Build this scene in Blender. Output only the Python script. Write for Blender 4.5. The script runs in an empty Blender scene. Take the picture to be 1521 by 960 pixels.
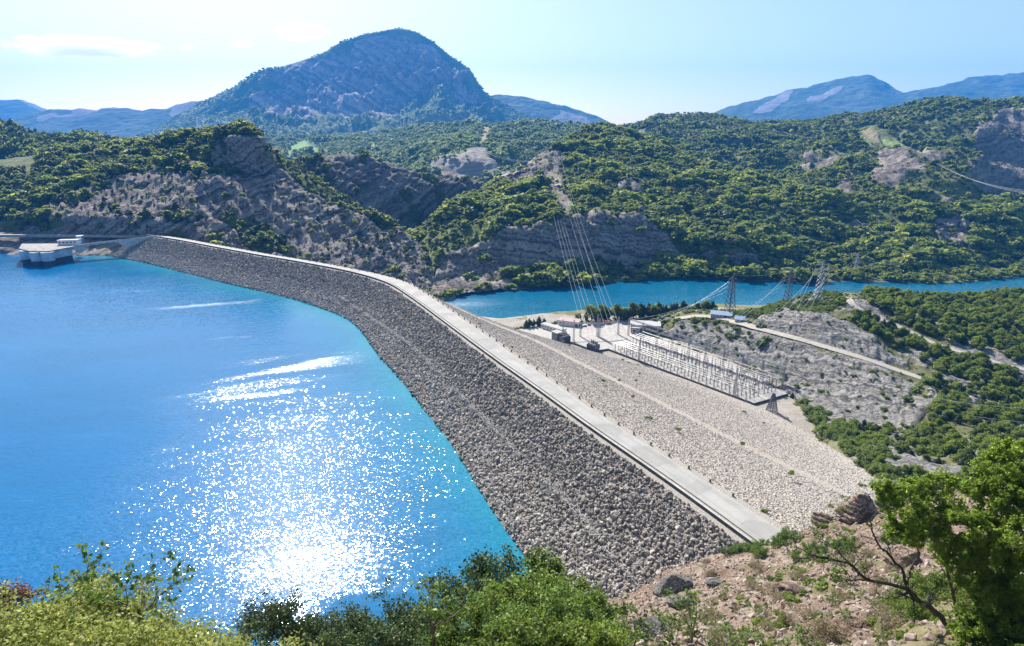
import bpy, bmesh, math, random
import numpy as np
from mathutils import Vector, Matrix
from mathutils.bvhtree import BVHTree
random.seed(7)
RNG = np.random.default_rng(11)
R = math.radians
SC = bpy.context.scene
COL = SC.collection
# ------------------------------------------------------------------ camera model
F_PX, CX, CY, Y_HOR, CAM_Z = 900.0, 760.5, 480.0, 200.0, 95.0
PITCH = math.atan((CY - Y_HOR) / F_PX)
CP, SP = math.cos(PITCH), math.sin(PITCH)
HAZE = 0.82e-4
SUN_AZ, SUN_EL = R(-23.0), R(38.0)      # azimuth measured from +Y, negative to the left
Z_RES, Z_LAKE, Z_PLAT = -16.0, -62.0, -50.0

def ray(px, py):
    px = np.asarray(px, float); py = np.asarray(py, float)
    u = (px - CX) / F_PX; v = (CY - py) / F_PX
    return np.stack([u, CP + v * SP, -SP + v * CP], -1)
def at(px, py, Y):                      # point seen at a pixel, Y metres ahead
    d = ray(px, py)
    return d * (np.asarray(Y, float) / d[..., 1])[..., None] + np.array([0, 0, CAM_Z])
def onz(px, py, z):                     # point seen at a pixel, at height z
    d = ray(px, py)
    return d * ((np.asarray(z, float) - CAM_Z) / d[..., 2])[..., None] + np.array([0, 0, CAM_Z])
def proj(P):
    P = np.asarray(P, float); x, y, z = P[..., 0], P[..., 1], P[..., 2] - CAM_Z
    f = y * CP - z * SP; up = y * SP + z * CP
    f = np.where(np.abs(f) < 1e-6, 1e-6, f)
    return CX + F_PX * x / f, CY - F_PX * up / f

# ------------------------------------------------------------------ noise
_PERM = np.random.default_rng(3).permutation(1024)
_GR = np.random.default_rng(4).normal(size=(1024, 3)); _GR /= np.linalg.norm(_GR, axis=1)[:, None]
def pnoise(p):
    p = np.asarray(p, float); i = np.floor(p).astype(np.int64); f = p - i
    w = f * f * f * (f * (f * 6 - 15) + 10)
    out = 0
    for dx in (0, 1):
        for dy in (0, 1):
            for dz in (0, 1):
                h = _PERM[(_PERM[(_PERM[(i[..., 0] + dx) & 1023] + i[..., 1] + dy) & 1023] + i[..., 2] + dz) & 1023]
                g = _GR[h]
                d = (g * (f - np.array([dx, dy, dz]))).sum(-1)
                out = out + d * (w[..., 0] if dx else 1 - w[..., 0]) * (w[..., 1] if dy else 1 - w[..., 1]) * (w[..., 2] if dz else 1 - w[..., 2])
    return out * 1.6
def fbm(p, octaves=4, gain=.5):
    s, a, t = 0, 1, 0
    p = np.asarray(p, float)
    for k in range(octaves):
        s = s + a * pnoise(p + 17.3 * k); t += a; a *= gain; p = p * 2.03
    return s / t * 1.5
def ridged(p, octaves=4, gain=.5):
    s, a, t = 0, 1, 0
    p = np.asarray(p, float)
    for k in range(octaves):
        s = s + a * (1 - 2 * np.abs(pnoise(p + 9.1 * k))); t += a; a *= gain; p = p * 2.07
    return s / t
def sstep(a, b, x):
    t = np.clip((x - a) / (b - a), 0, 1); return t * t * (3 - 2 * t)

# ------------------------------------------------------------------ object helpers
def link(o, parent=None):
    COL.objects.link(o)
    if parent is not None: o.parent = parent
    return o
def tag(o, label=None, cat=None, group=None, kind=None):
    if label: o['label'] = label
    if cat: o['category'] = cat
    if group: o['group'] = group
    if kind: o['kind'] = kind
    return o
def thing(name, label, cat, loc=(0, 0, 0), rz=0, group=None):
    o = bpy.data.objects.new(name, None); COL.objects.link(o); o.empty_display_size = .5
    o.location = loc; o.rotation_euler = (0, 0, rz)
    return tag(o, label, cat, group)
def np_mesh(name, V, Fq, mat=None, attrs=None, smooth=False):
    """mesh from arrays; Fq is an (n,4) or (n,3) int array, or a list of those"""
    me = bpy.data.meshes.new(name)
    Fl = Fq if isinstance(Fq, list) else [Fq]
    V = np.asarray(V, np.float32)
    loops = np.concatenate([f.reshape(-1) for f in Fl]).astype(np.int32)
    sizes = np.concatenate([np.full(len(f), f.shape[1], np.int32) for f in Fl])
    me.vertices.add(len(V)); me.vertices.foreach_set('co', V.reshape(-1))
    me.loops.add(len(loops)); me.loops.foreach_set('vertex_index', loops)
    me.polygons.add(len(sizes))
    me.polygons.foreach_set('loop_start', np.concatenate([[0], np.cumsum(sizes)[:-1]]).astype(np.int32))
    me.polygons.foreach_set('loop_total', sizes)
    if smooth: me.polygons.foreach_set('use_smooth', np.ones(len(sizes), bool))
    me.update(calc_edges=True); me.validate()
    for k, a in (attrs or {}).items():
        a = np.asarray(a, np.float32)
        dom = 'POINT' if len(a) == len(V) else 'FACE'
        at_ = me.attributes.new(k, 'FLOAT', dom); at_.data.foreach_set('value', a)
    if mat: me.materials.append(mat)
    return me
def np_obj(name, V, Fq, mat=None, attrs=None, parent=None, smooth=False):
    return link(bpy.data.objects.new(name, np_mesh(name, V, Fq, mat, attrs, smooth)), parent)
def grid_faces(nr, nc):
    i = np.arange(nr - 1)[:, None] * nc + np.arange(nc - 1)[None, :]
    i = i.reshape(-1)
    return np.stack([i, i + 1, i + nc + 1, i + nc], 1)

class MB:
    """collects boxes, bars and tubes, then links them as one mesh object"""
    def __init__(s): s.v = []; s.f = []; s.n = 0
    def add(s, V, Fs):
        s.v += [tuple(map(float, p)) for p in V]; s.f += [tuple(i + s.n for i in f) for f in Fs]; s.n = len(s.v)
    def box(s, c, d, rz=0, bev=0):
        x, y, z = d[0] / 2, d[1] / 2, d[2] / 2
        ca, sa = math.cos(rz), math.sin(rz)
        P = [(-x, -y, -z), (x, -y, -z), (x, y, -z), (-x, y, -z), (-x, -y, z), (x, -y, z), (x, y, z), (-x, y, z)]
        s.add([(c[0] + a * ca - b * sa, c[1] + a * sa + b * ca, c[2] + k) for a, b, k in P],
              [(3, 2, 1, 0), (4, 5, 6, 7), (0, 1, 5, 4), (1, 2, 6, 5), (2, 3, 7, 6), (3, 0, 4, 7)])
    def bar(s, a, b, r, n=4, r2=None):
        s.tube([a, b], [r, r if r2 is None else r2], n)
    def tube(s, pts, rad, n=5):
        pts = [Vector(p) for p in pts]
        if not hasattr(rad, '__len__'): rad = [rad] * len(pts)
        V = []; Fs = []
        for k, p in enumerate(pts):
            t = (pts[min(k + 1, len(pts) - 1)] - pts[max(k - 1, 0)])
            t = t.normalized() if t.length > 1e-9 else Vector((0, 0, 1))
            ref = Vector((0, 0, 1)) if abs(t.z) < .9 else Vector((1, 0, 0))
            a = t.cross(ref).normalized(); b = t.cross(a)
            for j in range(n):
                th = 2 * math.pi * (j + .5) / n
                V.append(p + (a * math.cos(th) + b * math.sin(th)) * rad[k])
        for k in range(len(pts) - 1):
            for j in range(n):
                j2 = (j + 1) % n
                Fs.append((k * n + j, k * n + j2, (k + 1) * n + j2, (k + 1) * n + j))
        Fs.append(tuple(range(n - 1, -1, -1))); Fs.append(tuple((len(pts) - 1) * n + j for j in range(n)))
        s.add(V, Fs)
    def lathe(s, c, prof, n=10):
        V = []; Fs = []
        for r, z in prof:
            for j in range(n):
                th = 2 * math.pi * j / n
                V.append((c[0] + r * math.cos(th), c[1] + r * math.sin(th), c[2] + z))
        for k in range(len(prof) - 1):
            for j in range(n):
                j2 = (j + 1) % n
                Fs.append((k * n + j, k * n + j2, (k + 1) * n + j2, (k + 1) * n + j))
        Fs.append(tuple(range(n - 1, -1, -1))); Fs.append(tuple((len(prof) - 1) * n + j for j in range(n)))
        s.add(V, Fs)
    def prism(s, poly, z0, z1):
        n = len(poly); area = sum(poly[i][0] * poly[(i + 1) % n][1] - poly[(i + 1) % n][0] * poly[i][1] for i in range(n))
        if area < 0: poly = poly[::-1]
        V = [(p[0], p[1], z0) for p in poly] + [(p[0], p[1], z1) for p in poly]
        Fs = [tuple(range(n - 1, -1, -1)), tuple(range(n, 2 * n))] + [(i, (i + 1) % n, n + (i + 1) % n, n + i) for i in range(n)]
        s.add(V, Fs)
    def mesh(s, name, mat):
        me = bpy.data.meshes.new(name); me.from_pydata(s.v, [], s.f); me.update()
        me.materials.append(mat); return me
    def build(s, name, mat, parent=None):
        return link(bpy.data.objects.new(name, s.mesh(name, mat)), parent)
def copy_tree(o, parent=None):
    c = o.copy(); COL.objects.link(c)
    if parent is not None: c.parent = parent
    for ch in [k for k in KIDS.get(o.name, [])]: copy_tree(ch, c)
    return c
KIDS = {}
def reg(o):                             # remember a thing's children for copy_tree
    bpy.context.view_layer.update()
    def rec(q):
        KIDS[q.name] = list(q.children)
        for k in q.children: rec(k)
    rec(o); return o

# ------------------------------------------------------------------ node helpers
def new_mat(name):
    m = bpy.data.materials.new(name); m.use_nodes = True
    nt = m.node_tree; nt.nodes.clear()
    return m, nt
class NT:
    def __init__(s, nt): s.nt = nt
    def n(s, typ, **kw):
        nd = s.nt.nodes.new(typ)
        ins = kw.pop('ins', {})
        for k, v in kw.items(): setattr(nd, k, v)
        for k, v in ins.items(): s.set(nd.inputs[k], v)
        return nd
    def set(s, sock, v):
        if isinstance(v, bpy.types.NodeSocket): s.nt.links.new(v, sock)
        elif isinstance(v, bpy.types.Node): s.nt.links.new(v.outputs[0], sock)
        else: sock.default_value = v
    def math(s, op, a, b=0.0, c=None, clamp=False):
        nd = s.nt.nodes.new('ShaderNodeMath'); nd.operation = op; nd.use_clamp = clamp
        s.set(nd.inputs[0], a); s.set(nd.inputs[1], b)
        if c is not None: s.set(nd.inputs[2], c)
        return nd.outputs[0]
    def mix(s, f, a, b):
        nd = s.nt.nodes.new('ShaderNodeMix'); nd.data_type = 'RGBA'
        s.set(nd.inputs[0], f); s.set(nd.inputs[6], a if not isinstance(a, tuple) else (*a, 1)[:4]); s.set(nd.inputs[7], b if not isinstance(b, tuple) else (*b, 1)[:4])
        return nd.outputs[2]
    def mixf(s, f, a, b):
        nd = s.nt.nodes.new('ShaderNodeMix'); nd.data_type = 'FLOAT'
        s.set(nd.inputs[0], f); s.set(nd.inputs[2], a); s.set(nd.inputs[3], b)
        return nd.outputs[0]
    def ramp(s, x, a, b, lo=0.0, hi=1.0, smooth=True):
        nd = s.nt.nodes.new('ShaderNodeMapRange'); nd.interpolation_type = 'SMOOTHSTEP' if smooth else 'LINEAR'
        s.set(nd.inputs[0], x); s.set(nd.inputs[1], a); s.set(nd.inputs[2], b); s.set(nd.inputs[3], lo); s.set(nd.inputs[4], hi)
        return nd.outputs[0]
    def pos(s): return s.n('ShaderNodeNewGeometry').outputs['Position']
    def noise(s, vec, scale, detail=4, rough=.55, dist=0.0):
        nd = s.n('ShaderNodeTexNoise', ins={'Scale': scale, 'Detail': detail, 'Roughness': rough, 'Distortion': dist})
        if vec is not None: s.set(nd.inputs['Vector'], vec)
        return nd.outputs['Fac']
    def voro(s, vec, scale, feature='F1', out='Distance', rand=1.0):
        nd = s.n('ShaderNodeTexVoronoi', feature=feature, ins={'Scale': scale, 'Randomness': rand})
        if vec is not None: s.set(nd.inputs['Vector'], vec)
        return nd.outputs[out]
    def mapv(s, vec, scale=(1, 1, 1), rot=(0, 0, 0), loc=(0, 0, 0)):
        return s.n('ShaderNodeMapping', ins={'Vector': vec, 'Scale': scale, 'Rotation': rot, 'Location': loc}).outputs[0]
    def attr(s, name, typ='GEOMETRY'):
        return s.n('ShaderNodeAttribute', attribute_name=name, attribute_type=typ).outputs['Fac']
    def bump(s, h, strength=1.0, dist=1.0, normal=None):
        nd = s.n('ShaderNodeBump', ins={'Height': h, 'Strength': strength, 'Distance': dist})
        if normal is not None: s.set(nd.inputs['Normal'], normal)
        return nd.outputs[0]
    def bsdf(s, col, rough=.9, normal=None, spec=.3, **kw):
        nd = s.n('ShaderNodeBsdfPrincipled')
        s.set(nd.inputs['Base Color'], (*col, 1) if isinstance(col, tuple) and len(col) == 3 else col)
        s.set(nd.inputs['Roughness'], rough); s.set(nd.inputs['Specular IOR Level'], spec)
        if normal is not None: s.set(nd.inputs['Normal'], normal)
        for k, v in kw.items(): s.set(nd.inputs[k], v)
        return nd.outputs[0]
    def out(s, surf=None, vol=None):
        o = s.n('ShaderNodeOutputMaterial')
        if surf is not None: s.set(o.inputs['Surface'], surf)
        if vol is not None: s.set(o.inputs['Volume'], vol)

def simple_mat(name, col, rough=.8, var=.25, scale=1.0, bump=0.0, bscale=None, spec=.3, metallic=0.0, obj_space=False):
    m, nt = new_mat(name); N = NT(nt)
    p = N.n('ShaderNodeTexCoord').outputs['Object'] if obj_space else N.pos()
    nz = N.noise(p, scale, 5, .6)
    dark = tuple(c * (1 - var) for c in col); lite = tuple(min(1, c * (1 + var)) for c in col)
    c = N.mix(N.ramp(nz, .3, .7), dark, lite)
    nrm = None
    if bump: nrm = N.bump(N.noise(p, bscale or scale * 3, 6, .65), 1.0, bump)
    N.out(N.bsdf(c, rough, nrm, spec, Metallic=metallic)); return m

# ------------------------------------------------------------------ scene, camera, light
SC.render.engine = 'CYCLES'
cam = bpy.data.cameras.new('camera'); camo = bpy.data.objects.new('camera', cam); COL.objects.link(camo)
cam.sensor_width = 36; cam.lens = F_PX / 1521 * 36; cam.clip_start = .5; cam.clip_end = 60000
camo.location = (0, 0, CAM_Z); camo.rotation_euler = (R(90) - PITCH, 0, 0)
SC.camera = camo
SC.view_settings.view_transform = 'Standard'; SC.view_settings.look = 'None'
SC.view_settings.exposure = 1.15; SC.view_settings.gamma = 1
SC.cycles.use_denoising = True; SC.cycles.denoising_input_passes = 'RGB_ALBEDO_NORMAL'; SC.cycles.denoising_prefilter = 'ACCURATE'
SC.cycles.max_bounces = 5; SC.cycles.diffuse_bounces = 2; SC.cycles.glossy_bounces = 2
SC.cycles.transmission_bounces = 3; SC.cycles.transparent_max_bounces = 6; SC.cycles.volume_bounces = 1
SC.cycles.caustics_reflective = False; SC.cycles.caustics_refractive = False
W = bpy.data.worlds.new('World'); SC.world = W; W.use_nodes = True
wn = NT(W.node_tree); W.node_tree.nodes.clear()
sky = wn.n('ShaderNodeTexSky', sky_type='NISHITA', sun_disc=False, sun_elevation=SUN_EL, sun_rotation=SUN_AZ,
           altitude=800.0, air_density=1.0, dust_density=1.3, ozone_density=.7)
tint = wn.n('ShaderNodeVectorMath', operation='MULTIPLY', ins={0: sky.outputs[0], 1: (1.13, 1.07, .90)})
bg = wn.n('ShaderNodeBackground', ins={'Color': tint.outputs[0], 'Strength': .078})
wo = wn.n('ShaderNodeOutputWorld', ins={'Surface': bg.outputs[0]})
sl = bpy.data.lights.new('sun', 'SUN'); sl.energy = 4.9; sl.angle = R(.53); sl.color = (1, .955, .88)
slo = bpy.data.objects.new('sun', sl); COL.objects.link(slo)
sd = Vector((math.sin(SUN_AZ) * math.cos(SUN_EL), math.cos(SUN_AZ) * math.cos(SUN_EL), math.sin(SUN_EL)))
slo.rotation_euler = sd.to_track_quat('Z', 'Y').to_euler(); slo.location = (0, 0, 400)
# ------------------------------------------------------------------ terrain materials
def terrain_mat(name, rockA, rockB, vegA, vegB, s, strata=(0.25, .12, 6.0), bump=1.0, forest_bump=0.0, forest_scale=.1, warpk=1.7):
    """s = size in metres of the main rock features"""
    m, nt = new_mat(name); N = NT(nt)
    p = N.pos(); veg = N.attr('veg'); fld = N.attr('field'); dry = N.attr('dry')
    big = N.noise(p, .35 / s, 5, .6); fine = N.noise(p, 3.0 / s, 6, .65)
    sp = N.mapv(p, (1, 1, 1), (strata[0], strata[1], .4))
    warp = N.noise(p, .5 / s, 3, .5)
    z = N.n('ShaderNodeSeparateXYZ', ins={'Vector': sp}).outputs[2]
    st = N.math('ADD', N.math('MULTIPLY', z, 1.0 / strata[2]), N.math('MULTIPLY', warp, warpk))
    band = N.noise(N.n('ShaderNodeCombineXYZ', ins={'Z': st}).outputs[0], 1.0, 4, .75)
    rock = N.mix(N.ramp(N.math('ADD', N.math('MULTIPLY', band, .66), N.math('MULTIPLY', fine, .34)), .42, .58), rockA, rockB)  # rock layers; their colour contrast also stands in for shadows and lit ledges
    rock = N.mix(N.math('MULTIPLY', N.ramp(big, .45, .75), .5), rock, tuple(c * k for c, k in zip(rockA, (.8, .72, .66))))
    vg = N.mix(N.ramp(fine, .3, .7), vegA, vegB)
    vg = N.mix(N.math('MULTIPLY', N.ramp(big, .4, .7), .6), vg, tuple(c * .7 + d * .3 for c, d in zip(vegB, rockB)))
    edge = N.math('ADD', veg, N.math('MULTIPLY', N.math('SUBTRACT', fine, .5), .9))
    col = N.mix(N.ramp(edge, .42, .58), rock, vg)
    col = N.mix(dry, col, N.mix(fine, (.30, .25, .13), (.45, .38, .22)))
    col = N.mix(fld, col, N.mix(fine, (.13, .25, .05), (.2, .33, .08)))
    h = N.math('ADD', N.math('MULTIPLY', band, .5), N.math('ADD', N.math('MULTIPLY', fine, .5), N.math('MULTIPLY', N.noise(p, 12.0 / s, 4, .7), .2)))
    soft = N.math('SUBTRACT', 1.0, N.math('MAXIMUM', fld, N.math('MULTIPLY', veg, .6)))
    hh = N.math('MULTIPLY', h, soft)
    if forest_bump:
        fb = N.voro(p, forest_scale)
        fb = N.math('MULTIPLY', N.math('SUBTRACT', 1.0, fb), N.math('MULTIPLY', N.math('SUBTRACT', 1.0, fld), veg))
        hh = N.math('ADD', hh, N.math('MULTIPLY', fb, forest_bump / max(bump * s * .6, 1e-3)))
    nrm = N.bump(hh, 1.0, bump * s * .6)
    N.out(N.bsdf(col, .95, nrm, .15)); return m

# ------------------------------------------------------------------ terrain sheets
def seg_dist(px, py, poly, closed=True):
    n = len(poly); d = np.full(px.shape, 1e9)
    for i in range(n if closed else n - 1):
        a = poly[i]; b = poly[(i + 1) % n]
        ex, ey = b[0] - a[0], b[1] - a[1]; L2 = ex * ex + ey * ey + 1e-9
        t = np.clip(((px - a[0]) * ex + (py - a[1]) * ey) / L2, 0, 1)
        d = np.minimum(d, np.hypot(px - a[0] - t * ex, py - a[1] - t * ey))
    return d
def inside(px, py, poly):
    n = len(poly); r = np.zeros(px.shape, bool)
    for i in range(n):
        x1, y1 = poly[i]; x2, y2 = poly[(i + 1) % n]
        if y1 == y2: continue
        c = ((y1 > py) != (y2 > py)) & (px < (x2 - x1) * (py - y1) / (y2 - y1) + x1)
        r ^= c
    return r
def pmask(px, py, poly, soft=4.0, wob=0.0):
    d = seg_dist(px, py, poly); d = np.where(inside(px, py, poly), d, -d) + wob
    return sstep(-soft, soft, d)
def smooth1(a, sig):
    if sig <= 0: return a
    k = np.arange(-int(3 * sig) - 1, int(3 * sig) + 2); w = np.exp(-.5 * (k / sig) ** 2); w /= w.sum()
    ap = np.concatenate([2 * a[0] - a[1:len(k) // 2 + 1][::-1], a, 2 * a[-1] - a[-len(k) // 2:-1][::-1]])
    return np.convolve(ap, w, 'valid')[:len(a)]

LAYERS = {}
def sheet(name, rows, px0, px1, step, subs, mat, disp=None, cover=None, back=((60, -12), (200, -60)), sig=5.0, vs=2, sig_top=2.0, kind='structure'):
    """rows: control rows from the foot to the ridge, each a list of (px, py, Y)"""
    pxs = np.arange(px0, px1 + step, step); nc = len(pxs)
    PY = []; YY = []
    for k, r in enumerate(rows):
        r = sorted(r); x = [q[0] for q in r]
        s_ = sig if k < len(rows) - 1 else sig_top
        PY.append(smooth1(np.interp(pxs, x, [q[1] for q in r]), s_)); YY.append(smooth1(np.interp(pxs, x, [q[2] for q in r]), s_))
    Pc = [at(pxs, PY[k], YY[k]) for k in range(len(rows))]
    for dy, dz in back:
        q = Pc[len(rows) - 1].copy(); f = (YY[len(rows) - 1] + dy) / YY[len(rows) - 1]
        q[:, 0] *= f; q[:, 1] *= f; q[:, 2] += dz; Pc.append(q)
    nb = len(back)
    sub = list(subs) + [4] * nb
    G = []
    for k in range(len(Pc) - 1):
        for j in range(sub[k]):
            t = j / sub[k]; G.append(Pc[k] * (1 - t) + Pc[k + 1] * t)
    G.append(Pc[-1]); G = np.array(G)
    for _ in range(vs):
        G[1:-1] = .25 * G[:-2] + .5 * G[1:-1] + .25 * G[2:]
    du = np.gradient(G, axis=1); dv = np.gradient(G, axis=0)
    Nn = np.cross(du, dv); Nn /= np.linalg.norm(Nn, axis=2)[..., None] + 1e-9
    Nn[Nn[..., 1] > 0.0] *= 1
    px, py = proj(G)
    A = cover(G, px, py) if cover else {}
    A.setdefault('veg', np.ones(G.shape[:2])); A.setdefault('field', np.zeros(G.shape[:2])); A.setdefault('dry', np.zeros(G.shape[:2]))
    nridge = sum(subs)
    A['front'] = (np.arange(len(G)) <= nridge + 3)[:, None] * np.ones(G.shape[1])
    if disp is not None:
        G = G + Nn * disp(G, px, py, A)[..., None]
    V = G.reshape(-1, 3); Fq = grid_faces(G.shape[0], G.shape[1])
    o = np_obj(name, V, Fq, mat, {k: A[k].reshape(-1) for k in ('veg', 'field', 'dry')}, smooth=True)
    tag(o, kind=kind)
    LAYERS[name] = dict(G=G, A=A, o=o, px=px, py=py, bvh=None, F=Fq)
    return o
def hit(px, py, names):
    for k in range(30):
        h = hit1(px, py + 2 * k, names)
        if h: return h
def hit1(px, py, names):
    best = None
    d = Vector(ray(px, py)).normalized(); o = Vector((0, 0, CAM_Z))
    for n in names:
        L = LAYERS[n]
        if L['bvh'] is None: L['bvh'] = BVHTree.FromPolygons([tuple(v) for v in L['G'].reshape(-1, 3)], [tuple(f) for f in L['F'].tolist()])
        h = L['bvh'].ray_cast(o, d)
        if h[0] is not None and (best is None or h[3] < best[1]): best = (h[0], h[3], h[1], n)
    return best
def down(x, y, names, z0=400):
    best = None
    for n in names:
        L = LAYERS[n]
        if L['bvh'] is None: L['bvh'] = BVHTree.FromPolygons([tuple(v) for v in L['G'].reshape(-1, 3)], [tuple(f) for f in L['F'].tolist()])
        h = L['bvh'].ray_cast(Vector((x, y, z0)), Vector((0, 0, -1)))
        if h[0] is not None and (best is None or h[0].z > best): best = h[0].z
    return best
def shore(pts, z): return [(p[0], p[1], float(onz(p[0], p[1], z)[1])) for p in pts]

def gully(G, scale, vert=.3, amp=1.0, octv=4, off=0.0):
    q = G.copy(); q = q * np.array([1, .6, vert]) / scale + off
    return ridged(q, octv) * amp
def stepz(G, period, tilt=(.1, .05), warp=.6, sc=40.0):
    """little cliffs: a stair of rock layers"""
    s = (G[..., 2] + G[..., 0] * tilt[0] + G[..., 1] * tilt[1]) / period + warp * fbm(G / sc, 3)
    f = s - np.floor(s); return sstep(.0, .75, f) - f

# ---- far ranges on the horizon
MFAR = terrain_mat('far_range_ground', (.30, .27, .26), (.40, .36, .34), (.045, .075, .03), (.075, .11, .045), 220.0, bump=.5, forest_bump=25, forest_scale=.012)
def d_far(amp, sc):
    return lambda G, px, py, A: amp * (ridged(G / sc * np.array([1, .6, .5]), 5) + .4 * fbm(G / sc * 4, 3)) * sstep(0, .25, np.linspace(0, 1, G.shape[0]))[:, None]
def cov_far(G, px, py):
    v = sstep(-.25, .1, fbm(G / 900., 4) + .25)
    return {'veg': v}
sheet('distant_range', [[(-300, 250, 8200), (300, 250, 8200)], [(-300, 195, 9000), (300, 195, 9000)],
      [(-300, 150, 10000), (-60, 158, 10000), (0, 148, 10000), (22, 150, 10000), (45, 153, 10000), (75, 166, 10000), (110, 180, 10000), (300, 190, 10000)]],
      -300, 300, 3, (8, 30), MFAR, d_far(60, 1400), cov_far, back=((700, -250), (1200, -900)), sig=3, sig_top=1.2)
sheet('blue_hills', [[(-300, 260, 5800), (420, 260, 5800)], [(-300, 215, 6500), (420, 220, 6500)],
      [(-300, 190, 7600), (-60, 186, 7600), (0, 182, 7600), (30, 176, 7600), (65, 167, 7600), (95, 163, 7600), (150, 162, 7600), (185, 161, 7600), (215, 165, 7600), (250, 160, 7600), (290, 150, 7600), (420, 150, 7600)]],
      -300, 420, 3, (8, 30), MFAR, d_far(45, 900), cov_far, back=((600, -200), (1000, -700)), sig=3, sig_top=1.2)
sheet('ridge_behind', [[(680, 250, 6200), (960, 250, 6200)], [(680, 190, 6800), (960, 205, 6800)],
      [(680, 140, 7600), (735, 142, 7600), (770, 143, 7600), (800, 149, 7600), (835, 157, 7600), (870, 168, 7600), (900, 181, 7600), (960, 200, 7600)]],
      680, 960, 3, (8, 30), MFAR, d_far(40, 700), lambda G, px, py: {'veg': sstep(-.5, -.3, fbm(G / 900., 4))}, back=((500, -150), (900, -600)), sig=3, sig_top=1.2)
def cov_peak(G, px, py):
    w = 14 * fbm(G / 300., 4)
    v = 1 - np.maximum(pmask(px, py, [(1195, 160), (1205, 148), (1250, 132), (1252, 138), (1215, 158)], 3, w * .3), pmask(px, py, [(1115, 172), (1140, 155), (1160, 142), (1180, 134), (1170, 148), (1145, 168)], 4, w * .3))
    return {'veg': v}
sheet('right_peaks', [[(1000, 240, 6400), (1700, 240, 6400)], [(1000, 185, 7000), (1340, 170, 6700), (1420, 165, 6600), (1700, 165, 6600)],
      [(1000, 185, 8200), (1060, 170, 8200), (1085, 158, 8200), (1110, 150, 8200), (1140, 144, 8200), (1165, 138, 8200), (1185, 131, 8200), (1230, 123, 8200), (1260, 116, 8100), (1285, 112, 8000), (1298, 114, 8000), (1320, 128, 7800), (1343, 141, 7500), (1365, 137, 7500), (1400, 128, 7600), (1440, 120, 7800), (1480, 114, 7900), (1521, 109, 8000), (1700, 100, 8000)]],
      1000, 1700, 3, (8, 40), MFAR, d_far(55, 900), cov_peak, back=((700, -250), (1200, -800)), sig=3, sig_top=1.0)

# ---- the great mountain
MMT = terrain_mat('mountain_ground', (.19, .16, .165), (.74, .61, .56), (.09, .13, .04), (.15, .20, .06), 120.0, strata=(.5, -.5, 60.0), bump=.8, forest_bump=12, forest_scale=.035)  # pale rock tone also paints in the sunlit ribs
RIM = [(100, 232), (200, 207), (230, 191), (270, 167), (300, 150), (320, 141), (345, 129), (365, 117), (385, 104), (400, 101), (420, 97), (450, 87), (470, 80), (485, 73), (500, 63), (515, 57), (540, 48), (562, 44), (575, 41), (590, 39), (605, 40), (622, 46), (640, 57), (652, 67), (668, 80), (685, 92), (697, 100), (705, 112), (712, 124), (719, 135), (735, 146), (760, 160), (790, 175), (830, 192), (900, 215)]
def rimY(x): return 5600 + 500 * math.exp(-((x - 580) / 200.) ** 2)
rim = [(x, y, rimY(x)) for x, y in RIM]
def rimpy(x): return float(np.interp(x, [p[0] for p in RIM], [p[1] for p in RIM]))
mid = []; low = []; foot = []
for x in range(100, 901, 20):
    t = math.exp(-((x - 575) / 150.) ** 4)          # the cliff face in the middle
    y0 = rimpy(x)
    yb = 228
    cl = y0 + (yb - y0) * (.33 + .18 * t)
    mid.append((x, cl, rimY(x) - 440 - 90 * t))
    low.append((x, cl + (yb - cl) * .55, 4300))
    foot.append((x, 232, 3500))
sheet('great_mountain', [[(100, 265, 3000), (900, 265, 3000)], foot, low, mid, rim], 100, 900, 2.0, (8, 20, 44, 50), MMT,
      lambda G, px, py, A: sstep(3200, 4300, G[..., 1]) * (
          (80 + 210 * sstep(4500, 5200, G[..., 1]) * (1 - sstep(5650, 6080, G[..., 1]))) * (ridged(G * np.array([1 / 520., 1 / 900., 1 / 1500.]) + np.array([.3, 0, 0]) + G[..., 2:3] * np.array([-.0007, 0, 0]), 5, .55) - .5)
          + 100 * (ridged(G * np.array([1 / 190., 1 / 400., 1 / 700.]) + G[..., 2:3] * np.array([-.002, 0, 0]), 4, .6) - .45) + 30 * fbm(G / 90., 4)) * (1 - .97 * sstep(.74, .915, np.linspace(0, 1, G.shape[0])))[:, None] * (.12 + .88 * sstep(260, 430, px) * sstep(770, 715, px)),
      lambda G, px, py: {'veg': np.clip(1 - pmask(px, py, [(372, 150), (385, 128), (410, 108), (470, 88), (520, 65), (580, 50), (640, 66), (690, 105), (720, 138), (722, 158), (690, 162), (665, 142), (632, 126), (600, 152), (570, 174), (530, 166), (480, 176), (440, 176), (400, 166), (380, 158)], 9, 26 * fbm(G / 260., 5)), 0, 1)
              + .5 * sstep(.2, .4, fbm(G / 200. + 5, 4)) * sstep(100, 50, py)},
      back=((500, -150), (1200, -900)), sig=2.5, sig_top=1.0, vs=3)

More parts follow.
